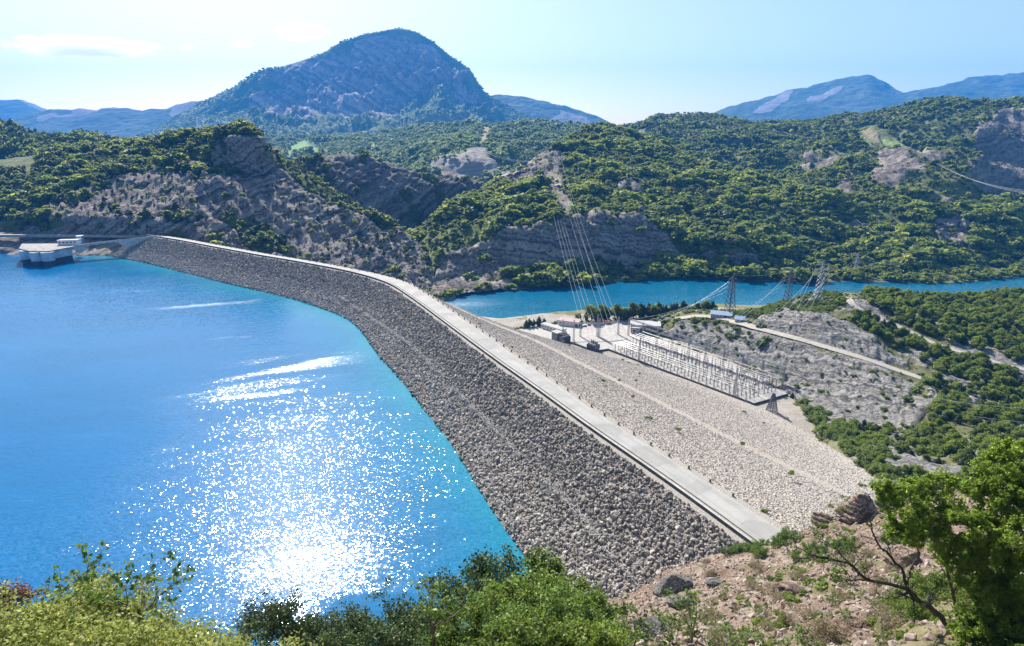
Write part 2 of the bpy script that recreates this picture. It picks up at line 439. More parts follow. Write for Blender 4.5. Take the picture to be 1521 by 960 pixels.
# ---- wooded valley between the gorge and the mountain
MVEG = terrain_mat('valley_ground', (.30, .27, .25), (.42, .38, .34), (.09, .13, .035), (.15, .20, .05), 30.0, bump=.6, forest_bump=6, forest_scale=.07)
FIELDS = [[(424, 236), (432, 220), (440, 215), (452, 211), (463, 219), (476, 224), (474, 233), (455, 228), (440, 231), (430, 236)]]
DRY = [[(534, 203), (552, 199), (568, 201), (560, 206), (540, 207)], [(543, 214), (551, 216), (559, 221), (553, 233), (549, 230), (549, 222)], [(710, 216), (716, 193), (728, 193), (724, 216)], [(425, 237), (430, 231), (438, 231), (436, 239)]]
def cov_valley(G, px, py):
    w = 5 * fbm(G / 60., 4)
    f = np.max([pmask(px, py, p, 1.0) for p in FIELDS], 0); d = np.max([pmask(px, py, p, 1.2) for p in DRY], 0)
    rk = pmask(px, py, [(630, 268), (645, 248), (660, 236), (720, 232), (738, 245), (752, 262), (742, 270), (700, 272)], 4, w)
    return {'veg': np.clip(1 - rk - f - d, 0, 1), 'field': f, 'dry': d}
sheet('wooded_valley', [[(100, 330, 1350), (640, 330, 1350), (900, 300, 1500)], [(100, 290, 1500), (500, 290, 1500), (640, 285, 1420), (740, 282, 1400), (900, 270, 1500)],
      [(100, 255, 1900), (500, 252, 1900), (600, 262, 1700), (660, 262, 1490), (740, 262, 1480), (800, 245, 1700), (900, 240, 1800)],
      [(100, 240, 2300), (400, 236, 2300), (500, 232, 2200), (600, 235, 2000), (660, 238, 1540), (730, 236, 1530), (800, 220, 1900), (900, 220, 1900)],
      [(100, 230, 2700), (400, 222, 2700), (500, 215, 2700), (600, 212, 2600), (700, 205, 2300), (800, 203, 2300), (900, 210, 2200)],
      [(100, 222, 3300), (300, 216, 3300), (420, 206, 3300), (500, 208, 3300), (560, 203, 3300), (620, 193, 3000), (690, 187, 2800), (760, 184, 2700), (830, 187, 2700), (900, 198, 2700)]],
      100, 900, 2.5, (4, 16, 16, 14, 14), MVEG,
      lambda G, px, py, A: (26 * ridged(G / 240., 4) + 7 * fbm(G / 60., 3)) * (1 - .8 * np.maximum(A['field'], A['dry'])) + 10 * (1 - A['veg']) * gully(G, 60, .5),
      cov_valley, back=((300, -60), (600, -200)), sig=5, vs=3)
# ---- wooded mound at the far left
MHILL = terrain_mat('hill_ground', (.11, .095, .085), (.50, .44, .39), (.075, .10, .028), (.14, .16, .05), 9.0, strata=(.1, .55, 7.0), bump=1.2)
sheet('wooded_mound', [[(-400, 260, 950), (230, 260, 950)], [(-400, 236, 1000), (47, 236, 1000), (230, 236, 1000)], [(-400, 228, 1040), (0, 228, 1040), (48, 226, 1050), (230, 224, 1050)],
      [(-400, 190, 1250), (0, 189, 1250), (20, 191, 1250), (35, 202, 1250), (80, 203, 1250), (110, 207, 1250), (147, 214, 1250), (175, 221, 1250), (230, 232, 1250)]],
      -400, 230, 3, (8, 8, 20), MHILL, lambda G, px, py, A: 5 * fbm(G / 70., 4) * (1 - A['field']),
      lambda G, px, py: (lambda f: {'veg': 1 - f, 'field': f})(pmask(px, py, [(-400, 236), (-400, 228), (0, 228), (46, 226), (47, 232), (30, 236)], 1.0)), sig_top=1.0)
# ---- right-hand hills
MFHILL = terrain_mat('right_hill_ground', (.15, .125, .11), (.50, .43, .36), (.085, .115, .03), (.17, .185, .06), 22.0, strata=(.3, .35, 16.0), bump=1.1, forest_bump=4, forest_scale=.1)
ROCKS_F = [[(1180, 252), (1200, 246), (1241, 237), (1288, 235), (1262, 250), (1210, 268)], [(1312, 238), (1375, 246), (1377, 268), (1345, 280), (1345, 306), (1300, 292), (1293, 280)],
           [(1362, 313), (1400, 312), (1442, 330), (1444, 362), (1396, 370), (1372, 347)], [(1238, 302), (1258, 279), (1260, 306)], [(1262, 326), (1300, 330), (1300, 354), (1270, 345)],
           [(1447, 200), (1485, 184), (1640, 190), (1640, 325), (1465, 322), (1447, 292), (1425, 262)], [(1330, 225), (1320, 250), (1400, 250), (1420, 262), (1400, 240)]]
def cov_F(G, px, py):
    w = 12 * fbm(G / 60., 5)
    rk = np.max([pmask(px, py, p, 4, w) for p in ROCKS_F], 0)
    f = pmask(px, py, [(1303, 211), (1322, 215), (1345, 221), (1366, 229), (1376, 239), (1360, 241), (1335, 235), (1315, 228)], 1.5)
    d = pmask(px, py, [(1262, 201), (1285, 203), (1304, 212), (1310, 221), (1285, 212)], 2)
    return {'veg': np.clip(1 - rk - f - d, 0, 1), 'field': f * .75, 'dry': d * .8 + f * .2}
sheet('right_hills', [[(840, 345, 1000), (1150, 330, 980), (1300, 385, 800), (1521, 380, 780), (1720, 380, 780)],
      [(840, 300, 1100), (1000, 300, 1100), (1150, 296, 1020), (1250, 300, 960), (1350, 300, 900), (1400, 305, 890), (1440, 325, 900), (1480, 330, 1050), (1521, 330, 1080), (1720, 330, 1080)],
      [(840, 260, 1350), (1000, 265, 1300), (1100, 265, 1250), (1200, 262, 1180), (1300, 258, 1080), (1400, 255, 1000), (1430, 262, 1020), (1455, 255, 1180), (1521, 245, 1260), (1720, 245, 1260)],
      [(840, 225, 1600), (950, 215, 1650), (1050, 210, 1650), (1200, 215, 1500), (1300, 208, 1400), (1380, 232, 1200), (1430, 215, 1260), (1470, 195, 1350), (1521, 195, 1330), (1720, 195, 1330)],
      [(840, 210, 2000), (900, 196, 2100), (930, 188, 2100), (960, 181, 2100), (985, 172, 2100), (1005, 169, 2100), (1040, 171, 2100), (1075, 175, 2050), (1100, 181, 2000), (1130, 184, 2000), (1180, 180, 1900), (1230, 177, 1850), (1270, 172, 1800), (1310, 166, 1750), (1350, 159, 1700), (1385, 150, 1650), (1410, 148, 1650), (1440, 153, 1600), (1480, 157, 1600), (1521, 154, 1600), (1720, 151, 1600)]],
      840, 1720, 2.5, (14, 22, 24, 34), MFHILL,
      lambda G, px, py, A: ((64 * (ridged(G * np.array([1 / 230., 1 / 230., 1 / 400.]), 4) - .15) * np.interp(np.arange(G.shape[0]), [0, 70, 94, 200], [1, .7, .2, .2])[:, None] + 6 * fbm(G / 50., 3)) * (1 - A['field'] - .7 * np.minimum(A['dry'], 1)) + (1 - A['veg']) * (9 * gully(G, 45, .6) + 9 * stepz(G, 22.) + 5 * gully(G, 14, .8, octv=3))) * np.linspace(.4, 1, G.shape[0])[:, None],
      cov_F, back=((200, -40), (500, -200)), sig=4, vs=2, sig_top=1.2)
# ---- bank across the lower lake, with its cliffs
MBANK = terrain_mat('bank_ground', (.10, .09, .085), (.54, .48, .42), (.085, .12, .03), (.17, .19, .06), 11.0, strata=(.18, -.12, 8.0), bump=1.4, warpk=3.0)
SHORE = shore([(560, 462), (600, 452), (632, 445), (660, 440), (680, 436), (700, 432), (760, 427), (800, 424), (850, 421), (890, 417), (950, 413), (1000, 410), (1050, 410), (1100, 413), (1200, 415), (1300, 415), (1390, 417), (1440, 415), (1475, 411), (1521, 407), (1720, 396)], Z_LAKE + .5)
def off(row, dpy, dY): return [(p[0], p[1] + dpy, p[2] + dY) for p in row]
ROCKS_G = [[(615, 455), (640, 426), (700, 424), (770, 417), (770, 430), (700, 436), (660, 446)], [(560, 470), (625, 432), (645, 420), (662, 385), (690, 372), (720, 362), (745, 348), (790, 338), (850, 328), (905, 322), (945, 325), (975, 338), (992, 362), (1015, 380), (1005, 402), (900, 402), (800, 406), (760, 414), (705, 424), (660, 436)],
           [(1010, 378), (1040, 380), (1085, 374), (1120, 386), (1135, 396), (1120, 402), (1015, 402)], [(742, 284), (758, 264), (800, 244), (832, 232), (842, 250), (812, 262), (790, 276), (772, 286)],
           [(905, 280), (930, 272), (955, 278), (952, 292), (915, 292)], [(1250, 330), (1290, 332), (1300, 352), (1265, 348)], [(1362, 330), (1440, 335), (1440, 366), (1396, 372)]]
def cov_G(G, px, py):
    w = 10 * fbm(G / 28., 5)
    rk = np.max([pmask(px, py, p, 3, w) for p in ROCKS_G], 0)
    d = .6 * pmask(px, py, [(800, 300), (802, 262), (830, 232), (846, 290), (852, 335), (835, 335)], 5, w)
    return {'veg': np.clip(1 - rk, 0, 1) * (1 - d), 'dry': d * .5}
sheet('far_bank', [off(SHORE, 4, -12), SHORE,
      [(560, 440, 650), (640, 428, 640), (700, 412, 660), (760, 405, 670), (850, 400, 690), (950, 396, 715), (1050, 396, 720), (1130, 400, 715), (1250, 402, 712), (1350, 402, 705), (1450, 400, 720), (1521, 392, 760), (1720, 380, 800)],
      [(560, 420, 700), (640, 400, 670), (680, 372, 690), (720, 360, 700), (760, 345, 710), (800, 336, 722), (850, 332, 735), (905, 326, 745), (950, 328, 755), (975, 342, 752), (1000, 362, 738), (1040, 370, 728), (1100, 370, 726), (1140, 382, 738), (1250, 380, 760), (1350, 372, 760), (1450, 370, 770), (1521, 365, 800), (1720, 355, 850)],
      [(560, 400, 740), (640, 375, 720), (680, 328, 770), (740, 305, 830), (800, 292, 850), (850, 288, 870), (900, 290, 880), (1000, 315, 860), (1100, 318, 860), (1180, 315, 860), (1260, 320, 855), (1350, 320, 850), (1450, 325, 850), (1521, 320, 870), (1720, 315, 900)],
      [(560, 395, 760), (640, 365, 750), (680, 312, 820), (740, 290, 900), (790, 272, 950), (850, 262, 980), (900, 262, 990), (960, 272, 960), (1060, 288, 930), (1180, 303, 905), (1260, 305, 890), (1350, 309, 885), (1450, 312, 885), (1521, 310, 900), (1720, 305, 920)],
      [(560, 390, 780), (640, 352, 790), (690, 306, 860), (740, 284, 940), (765, 272, 990), (790, 258, 1060), (820, 234, 1130), (850, 208, 1220), (880, 194, 1300), (905, 192, 1320), (940, 206, 1280), (980, 226, 1220), (1020, 244, 1160), (1060, 258, 1110), (1100, 271, 1060), (1150, 286, 1000), (1200, 298, 950), (1260, 301, 910), (1350, 306, 900), (1450, 309, 900), (1521, 307, 915), (1720, 302, 940)]],
      560, 1720, 2.2, (3, 8, 26, 22, 14, 30), MBANK,
      lambda G, px, py, A: ((13 * ridged(G / 110., 4) + 3 * fbm(G / 30., 3)) * sstep(0, .12, np.linspace(0, 1, G.shape[0]))[:, None] + (1 - A['veg']) * (11 * gully(G, 26, .45) + 8 * stepz(G, 11., (.18, .05), sc=60.) + 3.4 * gully(G, 9, .8, octv=3) + 1.5 * fbm(G / 5., 3))) * np.linspace(.35, 1.1, G.shape[0])[:, None],
      cov_G, back=((60, -15), (250, -110)), sig=4, vs=2)
# ---- dark rocks of the gorge
MGORGE = terrain_mat('gorge_ground', (.09, .08, .08), (.42, .37, .34), (.05, .075, .022), (.09, .11, .04), 12.0, strata=(-.35, .3, 9.0), bump=1.4)
sheet('gorge_rocks', [[(380, 470, 640), (560, 462, 640), (640, 445, 640), (700, 430, 720), (800, 400, 800)],
      [(380, 400, 720), (500, 395, 740), (580, 398, 740), (640, 402, 740), (680, 390, 800), (800, 370, 850)],
      [(380, 330, 860), (480, 335, 850), (560, 345, 850), (620, 352, 900), (655, 358, 940), (690, 345, 960), (800, 330, 960)],
      [(380, 285, 900), (480, 285, 890), (560, 290, 890), (620, 282, 925), (655, 276, 965), (700, 284, 985), (800, 290, 985)],
      [(380, 246, 960), (430, 248, 960), (455, 244, 960), (480, 240, 960), (500, 237, 955), (540, 236, 950), (560, 244, 950), (590, 257, 955), (620, 266, 970), (645, 267, 990), (690, 275, 1000), (740, 281, 1000), (800, 283, 1000)]],
      380, 800, 1.6, (14, 20, 24, 24), MGORGE,
      lambda G, px, py, A: (8 * gully(G, 50, .5) + 9 * stepz(G, 14., (.35, .1), sc=70.) + 4.5 * gully(G, 12, .8, octv=3) + 2 * fbm(G / 6., 3)) * np.linspace(.5, 1, G.shape[0])[:, None],
      lambda G, px, py: {'veg': np.clip(pmask(px, py, [(380, 230), (470, 234), (480, 248), (440, 270), (380, 300)], 5, 10 * fbm(G / 30., 4)) + sstep(.15, .35, fbm(G / 45., 4)) * .7, 0, 1)},
      back=((60, -10), (300, -80)), sig=4, vs=1, sig_top=1.0)
# ---- left hill with the broken cliff
ROCK_I = [(80, 290), (110, 284), (150, 271), (200, 262), (240, 250), (270, 246), (310, 240), (322, 214), (350, 206), (389, 202), (700, 330), (700, 520), (-500, 520), (-500, 336), (70, 340)]
def cov_I(G, px, py):
    w = 9 * fbm(G / 30., 5)
    rk = pmask(px, py, ROCK_I, 4, w)
    st = pmask(px, py, [(395, 222), (440, 240), (480, 272), (540, 298), (590, 330), (584, 345), (560, 338), (520, 318), (470, 292), (430, 268)], 4, w)
    s2 = .9 * pmask(px, py, [(330, 330), (395, 335), (432, 372), (440, 392), (380, 384)], 4, w)
    s3 = sstep(.22, .42, fbm(G / 32. + 3, 4)) * .9 * sstep(440, 300, px)
    return {'veg': np.clip(1 - rk + np.maximum(np.maximum(st, s2), s3), 0, 1)}
sheet('left_hill', [[(-500, 378, 650), (0, 366, 640), (100, 362, 620), (200, 358, 606), (235, 357, 602), (300, 405, 585), (400, 440, 560), (500, 455, 552), (600, 455, 560), (690, 458, 580)],
      [(-500, 335, 655), (0, 331, 645), (30, 328, 639), (130, 325, 622), (200, 328, 613), (260, 338, 609), (330, 358, 612), (400, 385, 602), (500, 405, 596), (600, 432, 600), (690, 452, 596)],
      [(-500, 290, 730), (0, 288, 725), (100, 282, 705), (250, 276, 690), (350, 282, 686), (420, 302, 684), (500, 345, 676), (600, 402, 650), (690, 448, 615)],
      [(-500, 258, 800), (0, 255, 790), (100, 252, 770), (250, 240, 750), (325, 250, 755), (360, 262, 750), (390, 264, 741), (420, 268, 735), (500, 316, 718), (600, 380, 680), (690, 444, 625)],
      [(-500, 246, 870), (0, 243, 860), (100, 230, 850), (200, 221, 840), (280, 208, 820), (325, 206, 764), (350, 206, 757), (375, 210, 748), (391, 222, 743), (427, 249, 765), (500, 300, 750), (600, 366, 700), (690, 440, 640)],
      [(-500, 240, 960), (0, 238, 950), (60, 232, 940), (110, 226, 930), (150, 219, 920), (187, 216, 910), (234, 211, 890), (281, 200, 860), (305, 195, 840), (328, 191, 820), (359, 190, 790), (374, 196, 770), (385, 208, 755), (392, 214, 748), (402, 222, 770), (427, 244, 790), (442, 253, 795), (480, 281, 780), (520, 306, 765), (560, 328, 750), (590, 348, 730), (610, 366, 710), (640, 396, 680), (690, 436, 650)]],
      -500, 690, 1.7, (22, 30, 22, 20, 14), MHILL,
      lambda G, px, py, A: ((4 * fbm(G / 45., 4)) + (1 - A['veg'] * .8) * (6 * gully(G, 34, .4) + 8 * stepz(G, 9., (.6, -.1), .5, sc=60.) + 3.2 * gully(G, 8, .8, octv=3) + 1.3 * fbm(G / 4., 3))) * sstep(0, .1, np.linspace(0, 1, G.shape[0]))[:, None] * (.7 + .3 * sstep(200, 330, px)),
      cov_I, back=((50, -10), (250, -90)), sig=4, vs=1, sig_top=1.0)
# ------------------------------------------------------------------ the dam: plan lines measured on the ground
def resample(P, n):
    d = np.concatenate([[0], np.cumsum(np.linalg.norm(np.diff(P, axis=0), axis=1))]); t = np.linspace(0, d[-1], n)
    return np.stack([np.interp(t, d, P[:, k]) for k in range(P.shape[1])], 1)
CL_PX = np.array([(235, 353), (262, 357), (300, 364.5), (340, 372), (380, 379.5), (440, 389.5), (500, 400.5), (540, 409.5), (580, 422.5), (623, 452), (673, 490), (740, 540), (807, 587), (873, 637), (937, 680), (964, 700), (1010, 731), (1051, 762), (1113, 808)], float)
P0 = onz(CL_PX[:, 0], CL_PX[:, 1], 0)[:, :2]
P0 = np.vstack([P0[0] + (P0[0] - P0[1]) / np.linalg.norm(P0[0] - P0[1]) * 30, P0, P0[-1] + (P0[-1] - P0[-2]) / np.linalg.norm(P0[-1] - P0[-2]) * 40])
ND = 420
CRS = resample(P0, ND)
for k in range(2): CRS[:, k] = smooth1(CRS[:, k], 7)
SD = np.concatenate([[0], np.cumsum(np.linalg.norm(np.diff(CRS, axis=0), axis=1))])
TG = np.gradient(CRS, axis=0); TG /= np.linalg.norm(TG, axis=1)[:, None]
NR = np.stack([-TG[:, 1], TG[:, 0]], 1)                 # towards the lower lake (downstream)
def crest_sd(P):                                         # station and offset of plan points
    P = np.asarray(P)[:, :2]; D = P[:, None, :] - CRS[None]
    i = (D ** 2).sum(-1).argmin(1); off_ = (D[np.arange(len(P)), i] * NR[i]).sum(1)
    return SD[i], off_
def along(pxz, sig=10):
    """offset from the crest line as a smooth function of station, from pixels at known heights"""
    a = np.array(pxz, float); P = onz(a[:, 0], a[:, 1], a[:, 2]); s, o = crest_sd(P); k = np.argsort(s)
    return smooth1(np.interp(SD, s[k], o[k]), sig), smooth1(np.interp(SD, s[k], a[k, 2]), sig)
oW, _ = along([(x, y, Z_RES) for x, y in [(190, 386), (197, 387), (240, 397), (300, 412), (380, 431.6), (427, 442), (474, 458), (505, 469), (524, 479), (540, 495), (560, 530), (587, 553), (627, 607), (663, 647), (695, 699), (735, 765), (778, 830)]])
oR, _ = along([(x, y, 0) for x, y in [(240, 352.2), (300, 362), (380, 376.4), (440, 385.7), (500, 396), (540, 404.5), (590, 415), (630, 436), (673, 464), (707, 488), (773, 535), (840, 582), (937, 647), (1024, 700), (1064, 730), (1105, 756), (1165, 787)]], 14)
oB, _ = along([(x, y, -20) for x, y in [(650, 446), (675, 458), (700, 469), (733, 484), (760, 492), (789, 499), (837, 528), (897, 557), (999, 607), (1017, 614), (1133, 677), (1191, 706), (1279, 741)]], 14)
oT, zT = along([(700, 470, -50), (745, 489, -50), (775, 496, -50), (799, 502, -50), (885, 523, -50), (999, 556, -50), (1120, 602, -50), (1160, 618, -48), (1210, 649, -43), (1260, 679, -36), (1300, 703, -30), (1340, 726, -25)], 8)
oT = np.maximum(oT, oB + 10); oW = np.minimum(oW, -30); oR = np.clip(oR, 7.5, 11)
def dam_pt(i, o, z): return np.concatenate([CRS[i] + NR[i] * o, [z]])
def dam_strip(offs, zs):
    """grid of points: one row per (offset array, height array)"""
    G = np.stack([np.concatenate([CRS + NR * np.broadcast_to(o, ND)[:, None], np.broadcast_to(z, ND)[:, None]], 1) for o, z in zip(offs, zs)])
    return G
def dam_at(s, o):
    x = np.interp(s, SD, CRS[:, 0]); y = np.interp(s, SD, CRS[:, 1]); nx = np.interp(s, SD, NR[:, 0]); ny = np.interp(s, SD, NR[:, 1])
    return x + nx * o, y + ny * o, np.arctan2(np.interp(s, SD, TG[:, 1]), np.interp(s, SD, TG[:, 0]))
def rows_between(A, B, n):
    t = np.linspace(0, 1, n)[:, None, None]; return A[None] * (1 - t) + B[None] * t

def gravel_mat(name, a, b, s, stain=(.42, .36, .28)):
    m, nt = new_mat(name); N = NT(nt); p = N.pos()
    v = N.voro(p, 1 / s, out='Color'); sp = N.n('ShaderNodeSeparateColor', ins={'Color': v}).outputs[0]
    c = N.mix(sp, a, b)
    c = N.mix(N.math('MULTIPLY', N.ramp(N.noise(p, .06, 5, .6), .45, .7), .55), c, stain)
    d = N.voro(p, 1 / s)
    h = N.math('SUBTRACT', N.math('MULTIPLY', sp, .6), d)
    N.out(N.bsdf(c, .95, N.bump(h, .9, s * .8), .15)); return m
M_FILL = gravel_mat('dam_fill', (.16, .14, .125), (.30, .27, .24), .7, (.2, .17, .14))
M_FILL2 = gravel_mat('downstream_fill', (.38, .335, .29), (.52, .465, .405), .55, (.42, .36, .30))
M_BERM = gravel_mat('berm_gravel', (.39, .345, .295), (.50, .445, .385), .3)
M_SHOUL = gravel_mat('shoulder_gravel', (.36, .33, .29), (.46, .42, .37), .25)
dam = thing('embankment_dam', 'long curved rockfill dam holding back the blue reservoir', 'dam', tuple(CRS[ND // 2]) + (0,))
dl = Vector(dam.location)
def dpart(name, G, mat):
    V = G.reshape(-1, 3) - np.array(dl)
    return np_obj(name, V, grid_faces(G.shape[0], G.shape[1]), mat, parent=dam, smooth=True)
SH = 1.8
E_UP = dam_strip([oW * 1.75, oW, np.full(ND, -SH)], [np.full(ND, Z_RES - 12.), np.full(ND, Z_RES), np.full(ND, -.25)])
GU = np.concatenate([rows_between(E_UP[0], E_UP[1], 5)[:-1], rows_between(E_UP[1], E_UP[2], 20)])
dpart('upstream_slope', GU, M_FILL)
E_TOP = dam_strip([np.full(ND, -SH), np.full(ND, -SH + .5), oR + 1.9, oR + 2.4], [np.full(ND, -.25), np.zeros(ND), np.zeros(ND), np.full(ND, -.3)])
dpart('crest_fill', E_TOP, M_SHOUL)
BW = 1.7
E_D1 = dam_strip([oR + 2.4, oB - BW], [np.full(ND, -.3), np.full(ND, -19.9)])
dpart('upper_downstream_slope', rows_between(E_D1[0], E_D1[1], 16), M_FILL2)
E_B = dam_strip([oB - BW, oB + BW], [np.full(ND, -19.9), np.full(ND, -20.2)])
dpart('berm_track', E_B, M_BERM)
E_D2 = dam_strip([oB + BW, oT, oT + 5], [np.full(ND, -20.2), zT, zT - 4])
dpart('lower_downstream_slope', np.concatenate([rows_between(E_D2[0], E_D2[1], 16), E_D2[2][None]]), M_FILL2)

# road on the crest
def asphalt_mat(name, a, b):
    m, nt = new_mat(name); N = NT(nt); p = N.pos()
    c = N.mix(N.ramp(N.noise(p, .12, 5, .6), .35, .65), a, b)
    c = N.mix(N.math('MULTIPLY', N.ramp(N.noise(p, .9, 6, .7), .55, .72), .45), c, tuple(k * .72 for k in a))
    N.out(N.bsdf(c, .85, N.bump(N.noise(p, 18., 4, .7), .5, .03), .3)); return m
M_ASPH = asphalt_mat('old_asphalt', (.34, .33, .315), (.42, .405, .385))
M_ROAD, nt = new_mat('road_asphalt'); N = NT(nt); p_ = N.pos(); u_ = N.attr('across')
c_ = N.mix(N.ramp(N.noise(p_, .10, 5, .65), .35, .65), (.30, .29, .275), (.38, .37, .35))
trk = N.math('MULTIPLY', N.ramp(N.math('ABSOLUTE', N.math('SUBTRACT', N.math('PINGPONG', N.math('ADD', u_, .0), .5), .25)), .0, .10, 1, 0), N.ramp(N.noise(p_, .05, 3, .6), .3, .6))
c_ = N.mix(N.math('MULTIPLY', trk, .35), c_, (.24, .23, .215))
pat = N.n('ShaderNodeTexVoronoi', feature='F1', ins={'Vector': p_, 'Scale': .09}); pc = N.n('ShaderNodeSeparateColor', ins={'Color': pat.outputs['Color']}).outputs[0]
c_ = N.mix(N.math('MULTIPLY', N.math('GREATER_THAN', pc, .82), .35), c_, (.22, .21, .20))
crk = N.n('ShaderNodeTexVoronoi', feature='DISTANCE_TO_EDGE', ins={'Vector': N.mapv(p_, (1, 1, 1)), 'Scale': .16}).outputs['Distance']
c_ = N.mix(N.math('MULTIPLY', N.ramp(crk, .006, .014, .35, 0), N.ramp(N.noise(p_, .2, 3, .6), .5, .6)), c_, (.10, .10, .095))
edg = N.math('MULTIPLY', N.ramp(N.math('ADD', N.math('ABSOLUTE', N.math('SUBTRACT', u_, .5)), N.math('MULTIPLY', N.math('SUBTRACT', N.noise(p_, .5, 4, .6), .5), .10)), .44, .49), .8)
c_ = N.mix(edg, c_, (.43, .39, .34))
N.out(N.bsdf(c_, .85, N.bump(N.noise(p_, 18., 4, .7), .5, .03), .3))
tr_ = np.linspace(0, 1, 9); G = np.stack([dam_strip([2.6 + (oR - 2.6) * t_], [np.full(ND, .02)])[0] for t_ in tr_])
tag(np_obj('crest_road', G.reshape(-1, 3), grid_faces(9, ND), M_ROAD, {'across': np.repeat(tr_, ND)}), kind='structure')
M_DARKC = simple_mat('dark_concrete', (.10, .095, .09), .9, .35, .5, .03)
M_CONC = simple_mat('pale_concrete', (.46, .44, .41), .85, .18, .4, .02)
def ribbon_wall(name, o0, o1, z0, z1, mat, parent=None, i0=0, i1=ND, org=(0, 0, 0)):
    G = dam_strip([o0, o0, o1, o1], [z0, z1, z1, z0])[:, i0:i1] - np.array(org)
    return np_obj(name, G.reshape(-1, 3), grid_faces(4, i1 - i0), mat, parent=parent)
pw = thing('parapet_wall', 'low dark wall running along the reservoir edge of the dam road', 'wall', dl)
ribbon_wall('wall_body', np.full(ND, .0), np.full(ND, .45), np.full(ND, -.3), np.full(ND, 1.0), M_DARKC, pw, org=dl)  # shade of the reservoir side is put into this dark colour
ribbon_wall('coping', np.full(ND, -.06), np.full(ND, .51), np.full(ND, 1.003), np.full(ND, 1.12), M_CONC, pw, org=dl)
kb = ribbon_wall('road_kerb', np.full(ND, 2.25), np.full(ND, 2.55), np.full(ND, -.05), np.full(ND, .17), M_DARKC); tag(kb, kind='structure')

# ------------------------------------------------------------------ valley floor and switchyard ground, the shores
M_FLOOR = terrain_mat('valley_floor_ground', (.29, .26, .23), (.42, .38, .33), (.09, .11, .04), (.20, .19, .08), 4.0, bump=.3)
ns = shore([(640, 470), (700, 480), (745, 485), (780, 480), (830, 475), (880, 470), (940, 468), (1000, 465), (1050, 462), (1100, 465), (1200, 462)], Z_LAKE)
NSX = np.array([float(onz(p[0], p[1], Z_LAKE)[0]) for p in ns]); NSY = np.array([p[2] for p in ns])
xs = np.arange(-90, 420, 3.0); ys = np.arange(270, 640, 3.0)
X, Y = np.meshgrid(xs, ys); sy = np.interp(X, NSX, NSY) + 3 * fbm(np.stack([X / 25, Y * 0, X * 0], -1), 3)
bank = sstep(-16, 5, Y - sy)
Z = -50.25 - 16 * bank + (.5 * fbm(np.stack([X / 12, Y / 12, X * 0], -1), 3)) * sstep(0, .3, bank)
G = np.stack([X, Y, Z], -1); veg = np.clip(sstep(.02, .12, bank) * .9 + sstep(-34, -22, Y - sy) * sstep(28, 60, X) * .9 + .6 * sstep(.1, .4, fbm(np.stack([X / 14, Y / 14, X * 0], -1), 3)) * sstep(-40, -20, Y - sy), 0, 1)
o = np_obj('valley_floor', G.reshape(-1, 3), grid_faces(*X.shape), M_FLOOR, {'veg': veg.reshape(-1), 'field': 0 * veg.reshape(-1), 'dry': 0 * veg.reshape(-1)}, smooth=True); tag(o, kind='structure')
LAYERS['valley_floor'] = dict(G=G, A={'veg': veg}, o=o, px=proj(G)[0], py=proj(G)[1], bvh=None, F=grid_faces(*X.shape))

# ------------------------------------------------------------------ rocky hill on the right of the switchyard
MKN = terrain_mat('near_hill_ground', (.13, .125, .12), (.58, .545, .50), (.08, .095, .03), (.20, .19, .085), 5.0, strata=(.55, -.35, 3.2), bump=1.7, warpk=4.5)
ROCK_K = [[(985, 495), (1010, 482), (1060, 482), (1100, 486), (1121, 490), (1180, 508), (1240, 525), (1290, 540), (1337, 557), (1365, 572), (1352, 590), (1330, 610), (1345, 640), (1330, 660), (1290, 640), (1230, 620), (1180, 592), (1150, 580), (1090, 545), (1030, 522)],
          [(1122, 480), (1130, 470), (1160, 464), (1200, 468), (1250, 474), (1290, 498), (1330, 524), (1348, 548), (1280, 530), (1200, 506)], [(1258, 442), (1300, 448), (1312, 470), (1384, 508), (1360, 503), (1300, 480), (1264, 462)],
          [(1392, 578), (1386, 602), (1340, 655), (1322, 640), (1352, 600)], [(1288, 668), (1328, 655), (1424, 706), (1400, 722), (1330, 712)], [(1395, 500), (1490, 530), (1521, 545), (1521, 553), (1450, 535)]]
def cov_K(G, px, py):
    w = 7 * fbm(G / 14., 5)
    rk = np.max([pmask(px, py, p, 3, w) for p in ROCK_K], 0)
    rk = np.maximum(rk, sstep(.2, .4, fbm(G / 22. + 8, 4)) * .8)
    return {'veg': 1 - rk}
ROAD1 = [(1000, 474, 450), (1035, 469, 446), (1060, 471, 438), (1100, 481, 415), (1121, 486.5, 400), (1150, 494, 388), (1188, 503.5, 372), (1238, 518.5, 355), (1288, 533.5, 342), (1338, 551.5, 330), (1370, 562, 322)]
ROAD2 = [(1262, 436, 440), (1262, 444, 428), (1266, 452, 420), (1280, 462, 411), (1304, 472.5, 402), (1325, 481, 394), (1348, 490.5, 386), (1365, 499, 378), (1381, 507.5, 371), (1415, 519, 360), (1454, 530.5, 350), (1488, 541, 341), (1521, 549, 335), (1560, 557, 330)]
def dn(r, dy, dY): return [(p[0], p[1] + dy, p[2] + dY) for p in r]
